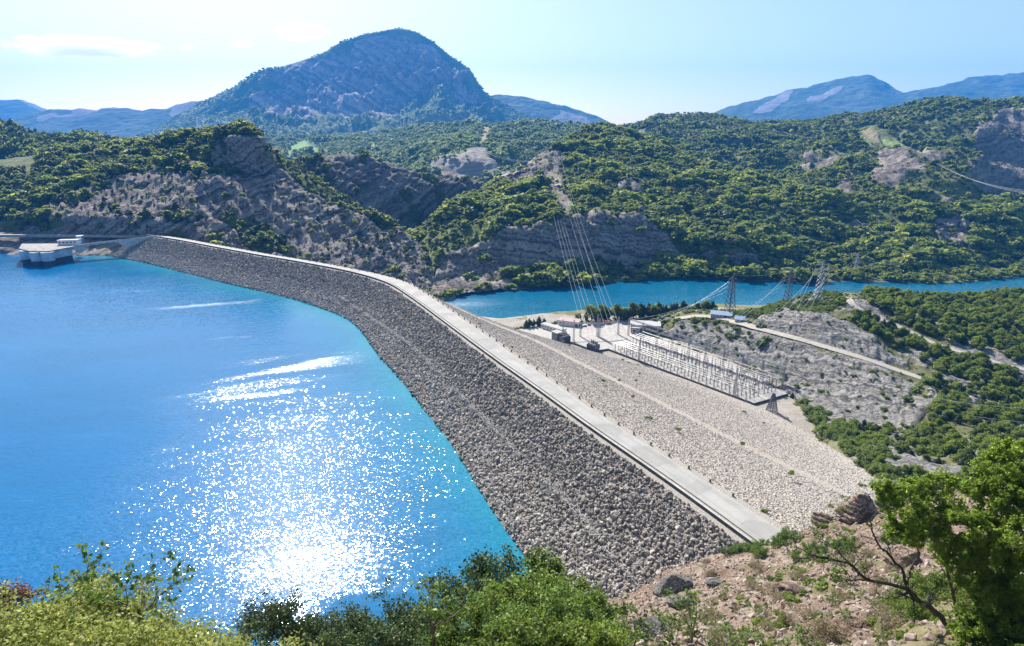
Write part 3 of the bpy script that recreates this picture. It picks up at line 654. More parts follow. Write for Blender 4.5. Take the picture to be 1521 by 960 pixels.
sheet('rocky_hill', [[(972, 516, 413), (985, 507, 424), (1035, 524, 400), (1145, 580, 334), (1170, 596, 319), (1200, 652, 281), (1235, 684, 237), (1300, 722, 190), (1430, 752, 165), (1521, 765, 160), (1720, 790, 150)],
      [(972, 512, 419), (985, 500, 432), (1035, 515, 411), (1145, 569, 345), (1170, 585, 328), (1200, 620, 300), (1235, 654, 252), (1300, 699, 204), (1430, 722, 178), (1521, 732, 172), (1720, 745, 160)],
      [(972, 506, 424), (985, 491, 438), (1035, 496, 420), (1100, 522, 386), (1145, 543, 363), (1200, 574, 334), (1240, 600, 310), (1300, 640, 275), (1400, 660, 245), (1521, 665, 230), (1720, 670, 215)],
      dn(ROAD1, 2.5, -2.5) + [(972, 503, 428), (1400, 575, 312), (1521, 605, 292), (1720, 625, 275)],
      dn(ROAD1, -2.2, 3.5) + [(972, 501, 432), (1400, 570, 318), (1521, 600, 298), (1720, 620, 280)],
      [(972, 498, 434), (1000, 471, 460), (1035, 466, 455), (1060, 466, 448), (1100, 471, 428), (1121, 473, 414), (1150, 470, 406), (1188, 468, 398), (1238, 480, 382), (1288, 504, 362), (1338, 542, 342), (1400, 563, 325), (1521, 590, 303), (1720, 610, 285)],
      [(972, 492, 438), (1000, 469, 464), (1035, 464.5, 459), (1060, 464, 453), (1100, 468, 436), (1121, 470, 424), (1200, 462, 418), (1240, 458, 418), (1264, 455, 417), (1281, 464.5, 409), (1304, 475, 399.5), (1348, 493, 383), (1381, 510, 368), (1454, 533, 347), (1521, 551.5, 332), (1560, 559, 328), (1720, 590, 310)],
      [(972, 486, 442), (1000, 467.5, 468), (1035, 463.5, 463), (1060, 463, 458), (1100, 466, 444), (1121, 467, 434), (1200, 456, 430), (1240, 449, 430), (1264, 446, 428), (1281, 458, 416), (1304, 470, 406), (1348, 488, 390), (1381, 505, 375), (1454, 528, 354), (1521, 546.5, 339), (1560, 554, 333), (1720, 580, 318)],
      [(972, 481, 446), (1000, 466, 472), (1035, 462.5, 467), (1060, 462, 462), (1100, 464, 450), (1121, 464, 442), (1200, 449, 442), (1240, 443, 442), (1264, 442, 440), (1304, 455, 420), (1348, 470, 406), (1400, 480, 396), (1454, 495, 388), (1521, 505, 380), (1720, 520, 370)],
      [(972, 476, 450), (1000, 465, 476), (1035, 462, 471), (1080, 463, 464), (1121, 460, 456), (1171, 449, 458), (1204, 440, 460), (1238, 435, 462), (1271, 434, 464), (1321, 438, 468), (1370, 443, 470), (1421, 445, 470), (1454, 442, 470), (1521, 437, 466), (1720, 430, 455)]],
      972, 1720, 2.0, (6, 24, 22, 4, 14, 6, 4, 12, 18), MKN,
      lambda G, px, py, A: (1.3 * fbm(G / 14., 4) + (1 - A['veg']) * (1.8 * gully(G, 12, .6) + 1.1 * stepz(G, 4.2, (.75, -.45), 1.1, sc=25.) + .9 * gully(G, 4.5, 1.0, octv=3) + .5 * fbm(G / 2.2, 3))) * (1 - .97 * np.maximum(
          sstep(9, 4, seg_dist(px, py, [p[:2] for p in ROAD1], False)), sstep(9, 4, seg_dist(px, py, [p[:2] for p in ROAD2], False)))),
      cov_K, back=((14, -4), (70, -50)), sig=3, vs=1)

# ------------------------------------------------------------------ hillside under the viewpoint and at the near end of the dam
MLN = terrain_mat('scree_ground', (.185, .115, .075), (.45, .365, .30), (.10, .10, .04), (.22, .19, .10), 1.6, strata=(.4, .3, 1.1), bump=1.2)
def cov_L(G, px, py):
    v = pmask(px, py, [(-600, 880), (700, 880), (820, 890), (900, 905), (960, 960), (1000, 1300), (-600, 1300)], 10, 16 * fbm(G / 6., 4))
    v2 = pmask(px, py, [(1330, 870), (1521, 800), (1800, 780), (1800, 1300), (1300, 1300)], 14, 20 * fbm(G / 6., 4))
    v3 = .8 * sstep(.12, .3, fbm(G / 5., 4)) * sstep(1000, 1150, px)
    return {'veg': np.clip(np.maximum(np.maximum(v, v2), v3), 0, 1)}
o = sheet('hillside', [[(-700, 1010, 104), (600, 1002, 108), (700, 965, 114), (760, 920, 122), (830, 893, 128), (900, 880, 128), (960, 868, 127), (1000, 850, 127), (1060, 834, 127), (1113, 822, 126), (1170, 808, 127), (1205, 790, 132), (1230, 775, 138), (1290, 765, 140), (1400, 745, 150), (1521, 732, 150), (1900, 720, 150)],
      [(-700, 1018, 92), (600, 1010, 96), (700, 978, 104), (760, 935, 113), (830, 905, 121), (900, 886, 122), (960, 868, 122), (1000, 838, 123), (1060, 822, 123), (1113, 811, 123), (1165, 800, 124), (1205, 778, 127), (1230, 768, 128), (1290, 752, 131), (1340, 742, 138), (1400, 732, 142), (1521, 720, 140), (1900, 710, 140)],
      [(-700, 1030, 66), (600, 1018, 66), (700, 995, 72), (800, 965, 80), (900, 918, 92), (1000, 880, 98), (1113, 850, 100), (1200, 828, 100), (1300, 800, 100), (1400, 790, 100), (1521, 780, 98), (1900, 770, 98)],
      [(-700, 1035, 40), (600, 1022, 40), (700, 1008, 42), (800, 1000, 46), (900, 968, 52), (1000, 935, 60), (1113, 915, 64), (1200, 898, 64), (1300, 880, 64), (1400, 870, 62), (1521, 860, 60), (1900, 850, 60)],
      [(-700, 1040, 22), (600, 1032, 22), (800, 1025, 24), (900, 1010, 27), (1000, 995, 32), (1113, 985, 36), (1300, 970, 36), (1400, 955, 34), (1521, 940, 32), (1900, 930, 32)],
      [(-700, 1100, 11), (600, 1090, 11), (1000, 1080, 14), (1521, 1060, 14), (1900, 1050, 14)],
      [(-700, 1300, 4), (1900, 1300, 4)], [(-700, 1500, 2.6), (1900, 1500, 2.6)]], -700, 1900, 4.0, (6, 30, 34, 30, 14, 8, 3), MLN,
      lambda G, px, py, A: (.9 * fbm(G / 9., 4) + .35 * fbm(G / 1.6, 3) + (1 - A['veg']) * (.8 * gully(G, 7, .8) + .5 * stepz(G, 1.6, (.4, .2), sc=12.))) * sstep(3, 30, G[..., 1]) * (1 - .9 * pmask(px, py, [(1085, 835), (1113, 805), (1180, 790), (1190, 806), (1120, 830)], 6)),
      cov_L, back=((-3.5, 1.0), (-40, 14)), sig=3, vs=1, sig_top=3)

# ------------------------------------------------------------------ ground sheet to the horizon, water
M_GND = simple_mat('plain_ground', (.12, .13, .06), .95, .4, .01)
s_ = 10800
tag(np_obj('ground', [(-s_, -s_, -75), (s_, -s_, -75), (s_, s_, -75), (-s_, s_, -75)], np.array([[0, 1, 2, 3]]), M_GND), kind='structure')
def water_mat(name, deep, shallow, cell, swell):
    m, nt = new_mat(name); N = NT(nt); p = N.pos()
    e = N.attr('shallow'); wind = N.attr('wind'); ruff = N.attr('ruff')
    base = N.mix(e, deep, shallow)
    big = N.noise(N.mapv(p, (1, 2.2, 1), (0, 0, .4)), .012, 5, .62)
    base = N.mix(N.math('MULTIPLY', N.ramp(big, .35, .7), .5), base, tuple(c * .74 for c in deep))
    base = N.mix(N.math('MULTIPLY', N.ramp(N.noise(N.mapv(p, (1, 3., 1), (0, 0, -.3)), .05, 5, .7), .5, .72), .25), base, tuple(c * 1.25 + .01 for c in deep))
    # ripples: many small facets, each tilted its own way, on a gentle swell
    c1 = N.n('ShaderNodeTexVoronoi', ins={'Vector': N.mapv(p, (1, 1.25, 1), (0, 0, .5)), 'Scale': 1 / cell}).outputs['Color']
    c2 = N.n('ShaderNodeTexVoronoi', ins={'Vector': N.mapv(p, (1, 1.5, 1), (0, 0, -.3)), 'Scale': .42 / cell}).outputs['Color']
    v = N.n('ShaderNodeVectorMath', operation='ADD', ins={0: c1, 1: c2}).outputs[0]
    v = N.n('ShaderNodeVectorMath', operation='SUBTRACT', ins={0: v, 1: (1, 1, 1)}).outputs[0]
    v = N.n('ShaderNodeVectorMath', operation='SCALE', ins={0: v, 'Scale': N.math('MULTIPLY', wind, 2.4)}).outputs[0]
    v = N.n('ShaderNodeVectorMath', operation='MULTIPLY', ins={0: v, 1: (1, 1, 0)}).outputs[0]
    w2 = N.noise(N.mapv(p, (1, 1.8, 1), (0, 0, R(-15))), .3, 3, .6)
    sw = N.bump(w2, 1.0, swell)
    v = N.n('ShaderNodeVectorMath', operation='ADD', ins={0: v, 1: sw}).outputs[0]
    nrm = N.n('ShaderNodeVectorMath', operation='NORMALIZE', ins={0: v}).outputs[0]
    a_ = N.bsdf(base, ruff, nrm, .5, IOR=1.333); b_ = N.bsdf(base, .34, sw, .5, IOR=1.333)
    mx = N.n('ShaderNodeMixShader', ins={0: N.ramp(wind, .02, .08, .01, .085)}); N.set(mx.inputs[1], a_); N.set(mx.inputs[2], b_)
    N.out(mx.outputs[0]); return m
def water_sheet(name, xs, ys, z, mat, shallow, wind, keep=None):
    X, Y = np.meshgrid(xs, ys); G = np.stack([X, Y, X * 0 + z], -1)
    F = grid_faces(*X.shape)
    if keep is not None:
        k = keep(X, Y).reshape(-1); F = F[k[F].any(1)]
    V = G.reshape(-1, 3); px, py = proj(G)
    return tag(np_obj(name, V, F, mat, {'shallow': shallow(X, Y).reshape(-1), 'wind': wind(X, Y, px, py)[0].reshape(-1), 'ruff': wind(X, Y, px, py)[1].reshape(-1)}), kind='structure')
M_RES = water_mat('reservoir_water', (.0, .125, .31), (.012, .23, .30), .36, .10)
def res_keep(X, Y):
    s, o = crest_sd(np.stack([X.reshape(-1), Y.reshape(-1)], 1)); ok = (o < -6) | (s < 1)
    return ok.reshape(X.shape)
def res_shallow(X, Y):
    s, o = crest_sd(np.stack([X.reshape(-1), Y.reshape(-1)], 1)); w = np.interp(s, SD, oW)
    d = (w - o).reshape(X.shape); return np.exp(-np.maximum(d, 0) / 16.) * .95
def blob(px, py, x, y, rx, ry, ang=0):
    c, s = math.cos(R(ang)), math.sin(R(ang)); dx, dy = px - x, py - y
    return np.exp(-(((dx * c + dy * s) / rx) ** 2 + ((-dx * s + dy * c) / ry) ** 2))
def res_wind(X, Y, px, py):
    P = np.stack([X, Y, X * 0], -1)
    q = P * np.array([1, .55, 1]); c_, s_n = math.cos(.5), math.sin(.5)
    q = np.stack([X * c_ + Y * s_n, (-X * s_n + Y * c_) * 3.0, X * 0], -1)
    n = fbm(q / 130., 5)
    st = sstep(-.35, .35, fbm(np.stack([(X * .93 + Y * .36) / 60, (-X * .36 + Y * .93) / 9, X * 0], -1), 4))
    area = (blob(px, py, 480, 765, 400, 130, -4) + .45 * blob(px, py, 560, 620, 260, 110, 20) + .35 * blob(px, py, 250, 800, 260, 90)) * (.55 + .7 * st)
    pat = st * (.8 * blob(px, py, 130, 490, 110, 4, -6) + .8 * blob(px, py, 210, 430, 70, 3, -3) + .7 * blob(px, py, 360, 500, 60, 4, -6) + blob(px, py, 425, 546, 110, 18, -9) + .9 * blob(px, py, 275, 702, 90, 12, -13) + .9 * blob(px, py, 260, 455, 150, 5, -4) + .8 * blob(px, py, 340, 588, 120, 6, -4) + .7 * blob(px, py, 300, 660, 80, 6, -10)) + .45 * sstep(.1, .7, n) * (st - .3)
    core = blob(px, py, 470, 835, 120, 55)
    wob = 9 * fbm(P / 9., 3)
    calm = pmask(px, py, [(395, 905), (430, 889), (520, 884), (600, 880), (660, 905), (720, 935), (700, 1100), (300, 1100), (330, 940)], 4, wob)
    calm = np.maximum(calm, .8 * pmask(px, py, [(-300, 500), (180, 560), (230, 640), (120, 760), (-300, 800)], 50, 0))
    calm = np.maximum(calm, .75 * blob(px, py, 420, 488, 90, 22, -8))
    k = 1 - .97 * calm
    return (.014 + .022 * np.clip(n + .5, 0, 1) + .02 * sstep(520, 640, py) + .052 * area) * k, .032 + (.03 * np.clip(area, 0, 1) + .10 * core + .33 * np.clip(pat, 0, 1)) * k
water_sheet('reservoir', np.concatenate([np.arange(-1500, -420, 30), np.arange(-420, 90, 2.5)]), np.concatenate([np.arange(60, 100, 10), np.arange(100, 330, 1.5), np.arange(330, 700, 4.)]), Z_RES, M_RES, res_shallow, res_wind, res_keep)
M_LAKE = water_mat('lower_lake_water', (.004, .115, .22), (.02, .17, .22), .9, .12)
def lake_wind(X, Y, px, py):
    n = fbm(np.stack([X / 90, Y / 30, X * 0], -1), 4); near = sstep(150, 40, Y - np.interp(X, NSX, NSY))
    return .02 + .05 * near * np.clip(.5 + n, 0, 1), .05 + .22 * near * sstep(0, .7, n) + .3 * blob(px, py, 700, 452, 70, 12, -4)
water_sheet('lower_lake', np.arange(-150, 1300, 12.), np.arange(420, 1100, 6.), Z_LAKE, M_LAKE, lambda X, Y: np.exp(-np.abs(Y - np.interp(X, NSX, NSY)) / 25.), lake_wind)
# ------------------------------------------------------------------ foliage and rock building blocks
def foliage_mat(name, cols, patch=.02, transl=.35, rough=.6, leafvar=.25):
    """cols: three leaf colours; which one a plant has depends on the plant and on where it grows"""
    m, nt = new_mat(name); N = NT(nt)
    rnd = N.n('ShaderNodeObjectInfo').outputs['Random']
    nz = N.noise(N.n('ShaderNodeObjectInfo').outputs['Location'], patch, 3, .6)
    t = N.math('ADD', N.math('MULTIPLY', rnd, .55), N.math('MULTIPLY', N.math('SUBTRACT', nz, .25), .9), clamp=True)
    c = N.mix(N.ramp(t, .1, .55), cols[0], cols[1]); c = N.mix(N.ramp(t, .55, .95), c, cols[2])
    lv = N.attr('leaf')
    c = N.mix(N.math('MULTIPLY', lv, leafvar * 2), c, tuple(min(1, k * 1.9 + .01) for k in cols[2]))
    d = N.bsdf(c, rough, None, .25)
    tr = N.n('ShaderNodeBsdfTranslucent', ins={'Color': c}).outputs[0]
    mx = N.n('ShaderNodeMixShader', ins={0: transl}); N.set(mx.inputs[1], d); N.set(mx.inputs[2], tr)
    N.out(mx.outputs[0]); return m
M_FOR = foliage_mat('woodland_leaves', [(.075, .115, .022), (.185, .245, .034), (.36, .39, .065)], .014, .55)
M_PINE = foliage_mat('pine_needles', [(.036, .058, .018), (.06, .09, .024), (.10, .135, .032)], .02, .2)
M_BUSH = foliage_mat('bush_leaves', [(.080, .115, .022), (.145, .20, .03), (.23, .28, .045)], .05, .5)
M_BARK = simple_mat('bark', (.13, .10, .075), .9, .4, 3., .02)

def ico(sub):
    bm = bmesh.new(); bmesh.ops.create_icosphere(bm, subdivisions=sub, radius=1)
    V = np.array([v.co[:] for v in bm.verts]); F = np.array([[v.index for v in f.verts] for f in bm.faces]); bm.free(); return V, F
ICO1, ICO2 = ico(1), ico(2)
def leaf_quads(C, Nn, size, rng, asp=1.6, curl=.25):
    """diamond leaves at C facing Nn"""
    n = len(C); t = rng.normal(size=(n, 3)); t -= (t * Nn).sum(1)[:, None] * Nn; t /= np.linalg.norm(t, axis=1)[:, None] + 1e-9
    b = np.cross(Nn, t); s = np.broadcast_to(size, n)[:, None]
    V = np.stack([C - t * s * asp * .5, C + b * s * .5 + Nn * s * curl * .3, C + t * s * asp * .5, C - b * s * .5 + Nn * s * curl * .3], 1).reshape(-1, 3)
    return V, np.arange(4 * n).reshape(n, 4)
def crown_arrays(rng, clumps, nleaf, lsize, body=.82, up=.35):
    """clumps: (x, y, z, r, squash). Returns V, faces(list), leaf attr per face"""
    V = []; F3 = []; F4 = []; L3 = []; L4 = []; n = 0
    tot = sum(c[3] ** 2 for c in clumps)
    for (x, y, z, r, sq) in clumps:
        if body > 0:
            v = ICO1[0] * (1 + .28 * rng.normal(size=(len(ICO1[0]), 1)) * .8) * r * body; v[:, 2] *= sq
            v = v + np.array([x, y, z]); V.append(v); F3.append(ICO1[1] + n); L3.append(np.zeros(len(ICO1[1]))); n += len(v)
        k = max(3, int(nleaf * r * r / tot))
        d = rng.normal(size=(k, 3)); d[:, 2] += up * 1.2; d /= np.linalg.norm(d, axis=1)[:, None]
        rad = r * (.78 + .38 * rng.random(k)); C = d * rad[:, None]; C[:, 2] *= sq; C += np.array([x, y, z])
        nn = d + .75 * rng.normal(size=(k, 3)); nn /= np.linalg.norm(nn, axis=1)[:, None]
        v, f = leaf_quads(C, nn, lsize * (.6 + .8 * rng.random(k)), rng)
        V.append(v); F4.append(f + n); L4.append(rng.random(k) ** 3); n += len(v)
    return np.concatenate(V), ([np.concatenate(F3)] if F3 else []) + [np.concatenate(F4)], np.concatenate(([np.concatenate(L3)] if L3 else []) + [np.concatenate(L4)])
def broad_clumps(rng, n=6, w=.36, h0=.3, h1=.85, r=.2):
    out = []
    for k in range(n):
        z = h0 + (h1 - h0) * (k + .5) / n; a = rng.random() * 6.28 + k * 2.4; rr = w * (1 - .5 * abs((z - .5) / .5)) * (.5 + .5 * rng.random())
        out.append((rr * math.cos(a), rr * math.sin(a), z, r * (.8 + .5 * rng.random()), .85))
    out.append((0, 0, .55, w * .75, 1.0)); return out
def pine_clumps(rng, n=7, w=.26):
    out = []
    for k in range(n):
        t = k / (n - 1); z = .18 + .76 * t; r = w * (1 - t) ** .75 + .045
        for j in range(3 if t < .6 else (2 if t < .85 else 1)):
            a = rng.random() * 6.28; q = r * .45 * (0 if t > .85 else 1)
            out.append((q * math.cos(a), q * math.sin(a), z + .03 * rng.normal(), r * (.65 + .2 * rng.random()), .55))
    return out
def protos(name, kind, n, nleaf, lsize, mat, seed):
    c = bpy.data.collections.new(name)
    for k in range(n):
        rng = np.random.default_rng(seed + k)
        cl = broad_clumps(rng, 5 + k % 3) if kind == 'broad' else pine_clumps(rng) if kind == 'pine' else \
            [(.3 * rng.normal() * .8, .3 * rng.normal() * .8, .25 + .25 * rng.random(), .3 + .15 * rng.random(), .8) for _ in range(5)]
        V, F, L = crown_arrays(rng, cl, nleaf, lsize)
        o = bpy.data.objects.new('%s_%02d' % (name, k), np_mesh(name, V, F, mat, {'leaf': L})); c.objects.link(o)
    return c
C_BROAD = protos('woodland_tree', 'broad', 5, 110, .13, M_FOR, 50)
M_VAL = foliage_mat('valley_leaves', [(.11, .16, .045), (.21, .28, .07), (.36, .41, .11)], .01, .45)
C_VAL = protos('valley_tree', 'broad', 4, 110, .13, M_VAL, 110)
C_PINE = protos('woodland_pine', 'pine', 3, 110, .10, M_PINE, 70)
C_SHRUB = protos('woodland_shrub', 'shrub', 4, 120, .16, M_BUSH, 90)
C_MIX = bpy.data.collections.new('woodland_mix')
for c_ in (C_BROAD, C_PINE):
    for o_ in c_.objects: C_MIX.objects.link(o_)
NG = {}
def scatter_group(coll):
    if coll.name in NG: return NG[coll.name]
    g = bpy.data.node_groups.new('scatter_' + coll.name, 'GeometryNodeTree')
    g.interface.new_socket('Geometry', in_out='INPUT', socket_type='NodeSocketGeometry'); g.interface.new_socket('Geometry', in_out='OUTPUT', socket_type='NodeSocketGeometry')
    i = g.nodes.new('NodeGroupInput'); o = g.nodes.new('NodeGroupOutput')
    ci = g.nodes.new('GeometryNodeCollectionInfo'); ci.inputs['Collection'].default_value = coll; ci.inputs['Separate Children'].default_value = True; ci.inputs['Reset Children'].default_value = True
    ip = g.nodes.new('GeometryNodeInstanceOnPoints'); ip.inputs['Pick Instance'].default_value = True
    def na(n_, t):
        q = g.nodes.new('GeometryNodeInputNamedAttribute'); q.data_type = t; q.inputs['Name'].default_value = n_; return q.outputs['Attribute']
    g.links.new(i.outputs[0], ip.inputs['Points']); g.links.new(ci.outputs[0], ip.inputs['Instance'])
    g.links.new(na('idx', 'INT'), ip.inputs['Instance Index']); g.links.new(na('rot', 'FLOAT_VECTOR'), ip.inputs['Rotation']); g.links.new(na('scl', 'FLOAT_VECTOR'), ip.inputs['Scale'])
    g.links.new(ip.outputs[0], o.inputs[0]); NG[coll.name] = g; return g
def scatter(name, P, S, Rt, I, coll):
    me = bpy.data.meshes.new(name); n = len(P)
    me.vertices.add(n); me.vertices.foreach_set('co', np.asarray(P, np.float32).reshape(-1))
    a = me.attributes.new('scl', 'FLOAT_VECTOR', 'POINT'); a.data.foreach_set('vector', np.asarray(S, np.float32).reshape(-1))
    a = me.attributes.new('rot', 'FLOAT_VECTOR', 'POINT'); a.data.foreach_set('vector', np.asarray(Rt, np.float32).reshape(-1))
    a = me.attributes.new('idx', 'INT', 'POINT'); a.data.foreach_set('value', np.asarray(I, np.int32))
    o = link(bpy.data.objects.new(name, me)); md = o.modifiers.new('scatter', 'NODES'); md.node_group = scatter_group(coll)
    return tag(o, kind='stuff')
def sample_layer(ln, density, rng, maxslope=None):
    """random points on a terrain sheet: positions, veg value"""
    L = LAYERS[ln]; G = L['G']; a, b, c, d = G[:-1, :-1], G[:-1, 1:], G[1:, 1:], G[1:, :-1]
    cr = np.cross(c - a, d - b) * .5; area = np.abs(cr[..., 2])            # plan area
    area3 = np.linalg.norm(cr, axis=2); area = np.maximum(area, .45 * area3)
    px, py = L['px'][:-1, :-1], L['py'][:-1, :-1]
    ok = (px > -120) & (px < 1640) & (py < 1080)
    if 'front' in L['A']: ok &= L['A']['front'][:-1, :-1] > .5
    w = (area * ok * (density if np.isscalar(density) else density(L)[:-1, :-1])).reshape(-1)
    n = rng.poisson(w.sum()); k = rng.choice(len(w), n, p=w / w.sum())
    i, j = np.divmod(k, a.shape[1]); u, v = rng.random(n)[:, None], rng.random(n)[:, None]
    P = a[i, j] * (1 - u) * (1 - v) + b[i, j] * u * (1 - v) + c[i, j] * u * v + d[i, j] * (1 - u) * v
    nz = np.abs(cr[..., 2] / (area3 + 1e-9))[i, j]
    return P, L['A']['veg'][i, j], nz, L['px'][i, j], L['py'][i, j]
def grow(poly, dy):
    c = sum(q[1] for q in poly) / len(poly); return [(x, y + (dy if y > c else -1)) for x, y in poly]
def wood(name, ln, spacing, h, seed, coll=C_MIX, thin=.0, rockp=.04, rscale=.5, pick=None, wide=1.0, patch=40., keepout=()):
    rng = np.random.default_rng(seed)
    P, veg, nz, px, py = sample_layer(ln, 1 / spacing ** 2, rng)
    n = len(P); g = fbm(P / patch + 3, 3)
    p = np.where(veg > .5, 1 - thin * sstep(-.1, .3, g), rockp * sstep(.35, .75, nz))
    for poly in keepout: p = p * (1 - pmask(px, py, poly, 2))
    k = rng.random(n) < p; P, veg, g = P[k], veg[k], g[k]; n = len(P)
    big_ = sstep(-.25, .3, fbm(P / (patch * 1.6) + 11, 3)); s = h * (.45 + 1.0 * rng.random(n) ** 1.4) * (.62 + .75 * big_) * np.where(veg > .5, 1, rscale)
    S = np.stack([s * wide * (.9 + .35 * rng.random(n)), s * wide * (.9 + .35 * rng.random(n)), s], 1)
    Rt = np.stack([.12 * rng.normal(size=n), .12 * rng.normal(size=n), rng.random(n) * 6.28], 1)
    nobj = len(coll.objects); I = rng.integers(0, nobj, n)
    if pick is not None: I = pick(rng, n, g, veg)
    P = P - np.array([0, 0, .06]) * s[:, None]
    o = scatter(name, P, S, Rt, I, coll); print(name, n); return o
# C_MIX order is alphabetical: woodland_pine_00..02, woodland_tree_00..04
def pk(pine): return lambda rng, n, g, veg: np.where(rng.random(n) < np.clip(pine + .5 * g, .02, .98), rng.integers(0, 3, n), rng.integers(3, 8, n))
wood('mountain_forest', 'great_mountain', 22, 12, 1, C_VAL, thin=.3, rockp=.03, pick=lambda r_, n, g, v: r_.integers(0, 4, n), patch=150, wide=1.3)
wood('valley_forest', 'wooded_valley', 11, 12, 2, C_VAL, thin=.3, rockp=.1, pick=lambda r_, n, g, v: r_.integers(0, 4, n), patch=90, wide=1.25, keepout=[grow(q, 5) for q in FIELDS + DRY])
wood('mound_forest', 'wooded_mound', 6.0, 14, 3, pick=pk(.6), rockp=0, wide=.9)
wood('right_hill_forest', 'right_hills', 6.6, 7.2, 4, thin=.62, rockp=.10, pick=pk(.35), wide=1.5, patch=75, keepout=[[(1258, 198), (1290, 201), (1325, 213), (1366, 226), (1380, 240), (1366, 247), (1330, 240), (1300, 226), (1260, 210)]])
wood('far_bank_forest', 'far_bank', 6.0, 9.0, 5, thin=.45, rockp=.13, pick=pk(.1), wide=1.6, patch=60)
wood('gorge_scrub', 'gorge_rocks', 4.5, 4.5, 6, rockp=.05, pick=pk(.5), wide=1.2)
wood('left_hill_scrub', 'left_hill', 5.0, 7.2, 8, rockp=.3, rscale=.5, pick=pk(.5), wide=1.5, thin=.1, keepout=[[(-40, 222), (52, 224), (60, 240), (40, 252), (-40, 252)]])

# ------------------------------------------------------------------ rockfill
def rock_mat(name, a, b, bleach=None):
    m, nt = new_mat(name); N = NT(nt); p = N.pos()
    r = N.n('ShaderNodeObjectInfo').outputs['Random']
    c = N.mix(r, a, b)
    if bleach:
        z = N.n('ShaderNodeSeparateXYZ', ins={'Vector': p}).outputs[2]
        zz = N.math('ADD', z, N.math('MULTIPLY', N.noise(p, .12, 4, .6), 5.))
        c = N.mix(N.ramp(zz, -3.5, -9.0), c, N.mix(r, *bleach))
        c = N.mix(N.ramp(zz, -12.6, -13.6), c, (.10, .10, .085))
    c = N.mix(N.math('MULTIPLY', N.ramp(N.noise(p, 1.6, 4, .65), .4, .7), .4), c, tuple(k * .6 for k in a))
    N.out(N.bsdf(c, .9, N.bump(N.noise(p, 4., 5, .7), .7, .12), .2)); return m
M_ROCK_U = rock_mat('upstream_rock', (.15, .133, .118), (.47, .425, .38), ((.28, .25, .222), (.57, .525, .475)))
M_ROCK_D = rock_mat('downstream_rock', (.37, .325, .28), (.60, .54, .475))
M_ROCK_N = rock_mat('scree_rock', (.19, .13, .095), (.44, .37, .32))
def rock_mesh(name, seed, mat, flat=.7):
    rng = np.random.default_rng(seed)
    bm = bmesh.new()
    for q in range(16):
        d = rng.normal(size=3); d /= np.linalg.norm(d); bm.verts.new(d * (.42 + .16 * rng.random()) * np.array([1.15, .9, flat]))
    bmesh.ops.convex_hull(bm, input=bm.verts[:]); loose = [v for v in bm.verts if not v.link_faces]; bmesh.ops.delete(bm, geom=loose, context='VERTS')
    bmesh.ops.bevel(bm, geom=bm.edges[:], offset=.03, segments=1, affect='EDGES')
    me = bpy.data.meshes.new(name); bm.to_mesh(me); bm.free(); me.materials.append(mat); return me
def rock_coll(name, mat, seed, n=8):
    c = bpy.data.collections.new(name)
    for k in range(n): c.objects.link(bpy.data.objects.new('%s_%02d' % (name, k), rock_mesh(name, seed + k, mat)))
    return c
C_RU, C_RD, C_RN = rock_coll('upstream_boulder', M_ROCK_U, 200), rock_coll('downstream_boulder', M_ROCK_D, 220), rock_coll('scree_stone', M_ROCK_N, 240)
def strip_points(GA, GB, density, rng, s0=0, s1=ND):
    """points between two rows of a dam strip, with the fraction down the slope"""
    A, B = GA[s0:s1], GB[s0:s1]; L = np.linalg.norm(B - A, axis=1); ds = np.gradient(SD[s0:s1]); w = L * ds; n = int(w.sum() * density)
    k = rng.choice(len(w) - 1, n, p=w[:-1] / w[:-1].sum()); u, t = rng.random(n)[:, None], rng.random(n)[:, None]
    P = (A[k] * (1 - u) + A[k + 1] * u) * (1 - t) + (B[k] * (1 - u) + B[k + 1] * u) * t
    return P, t[:, 0], SD[s0:s1][k]
rng = np.random.default_rng(21)
P, t, s = strip_points(E_UP[2], E_UP[1], 1.5, rng)
n = len(P); rs = .65 + 1.0 * rng.random(n) ** 2.2; big = rng.random(n) < .03; rs[big] *= 1.5
P[:, 2] += .12 + .1 * rs
S = rs[:, None] * (.75 + .5 * rng.random((n, 3))); Rt = rng.random((n, 3)) * 6.28
I = rng.integers(0, 8, n)
dist = np.linalg.norm(P - np.array([0, 0, CAM_Z]), axis=1); ppx, ppy = proj(P)
order = np.argsort(-(rs / dist) * ((ppx > 700) & (ppy < 905) & (P[:, 2] > Z_RES + 1) & (t > .02)))[:260]
ind = np.zeros(n, bool); ind[order] = True
scatter('upstream_riprap', P[~ind], S[~ind], Rt[~ind], I[~ind], C_RU); print('riprap', n)
RMESH = [o.data for o in C_RU.objects]
for k in order:
    o = link(bpy.data.objects.new('boulder', RMESH[I[k]])); o.location = P[k]; o.rotation_euler = Rt[k]; o.scale = S[k]
    tag(o, 'angular grey boulder among the rockfill at the near end of the reservoir slope', 'boulder', 'big boulders of the reservoir slope')
P, t, s = strip_points(E_D1[0], E_D1[1], 2.6, rng); n = len(P); rs = .33 + .55 * rng.random(n) ** 2
P[:, 2] += .02 * rs
scatter('downstream_riprap', P, rs[:, None] * (.75 + .5 * rng.random((n, 3))) * .92, rng.random((n, 3)) * 6.28, rng.integers(0, 8, n), C_RD); print(n)
P, t, s = strip_points(E_D2[0], E_D2[1], 2.6, rng); k = rng.random(len(P)) < (1 - .85 * sstep(.5, 1.0, t + .12 * fbm(P / 14., 3))); P = P[k]; n = len(P); rs = .3 + .42 * rng.random(n) ** 2
P[:, 2] += .0 * rs
scatter('lower_riprap', P, rs[:, None] * (.75 + .5 * rng.random((n, 3))), rng.random((n, 3)) * 6.28, rng.integers(0, 8, n), C_RD); print(n)

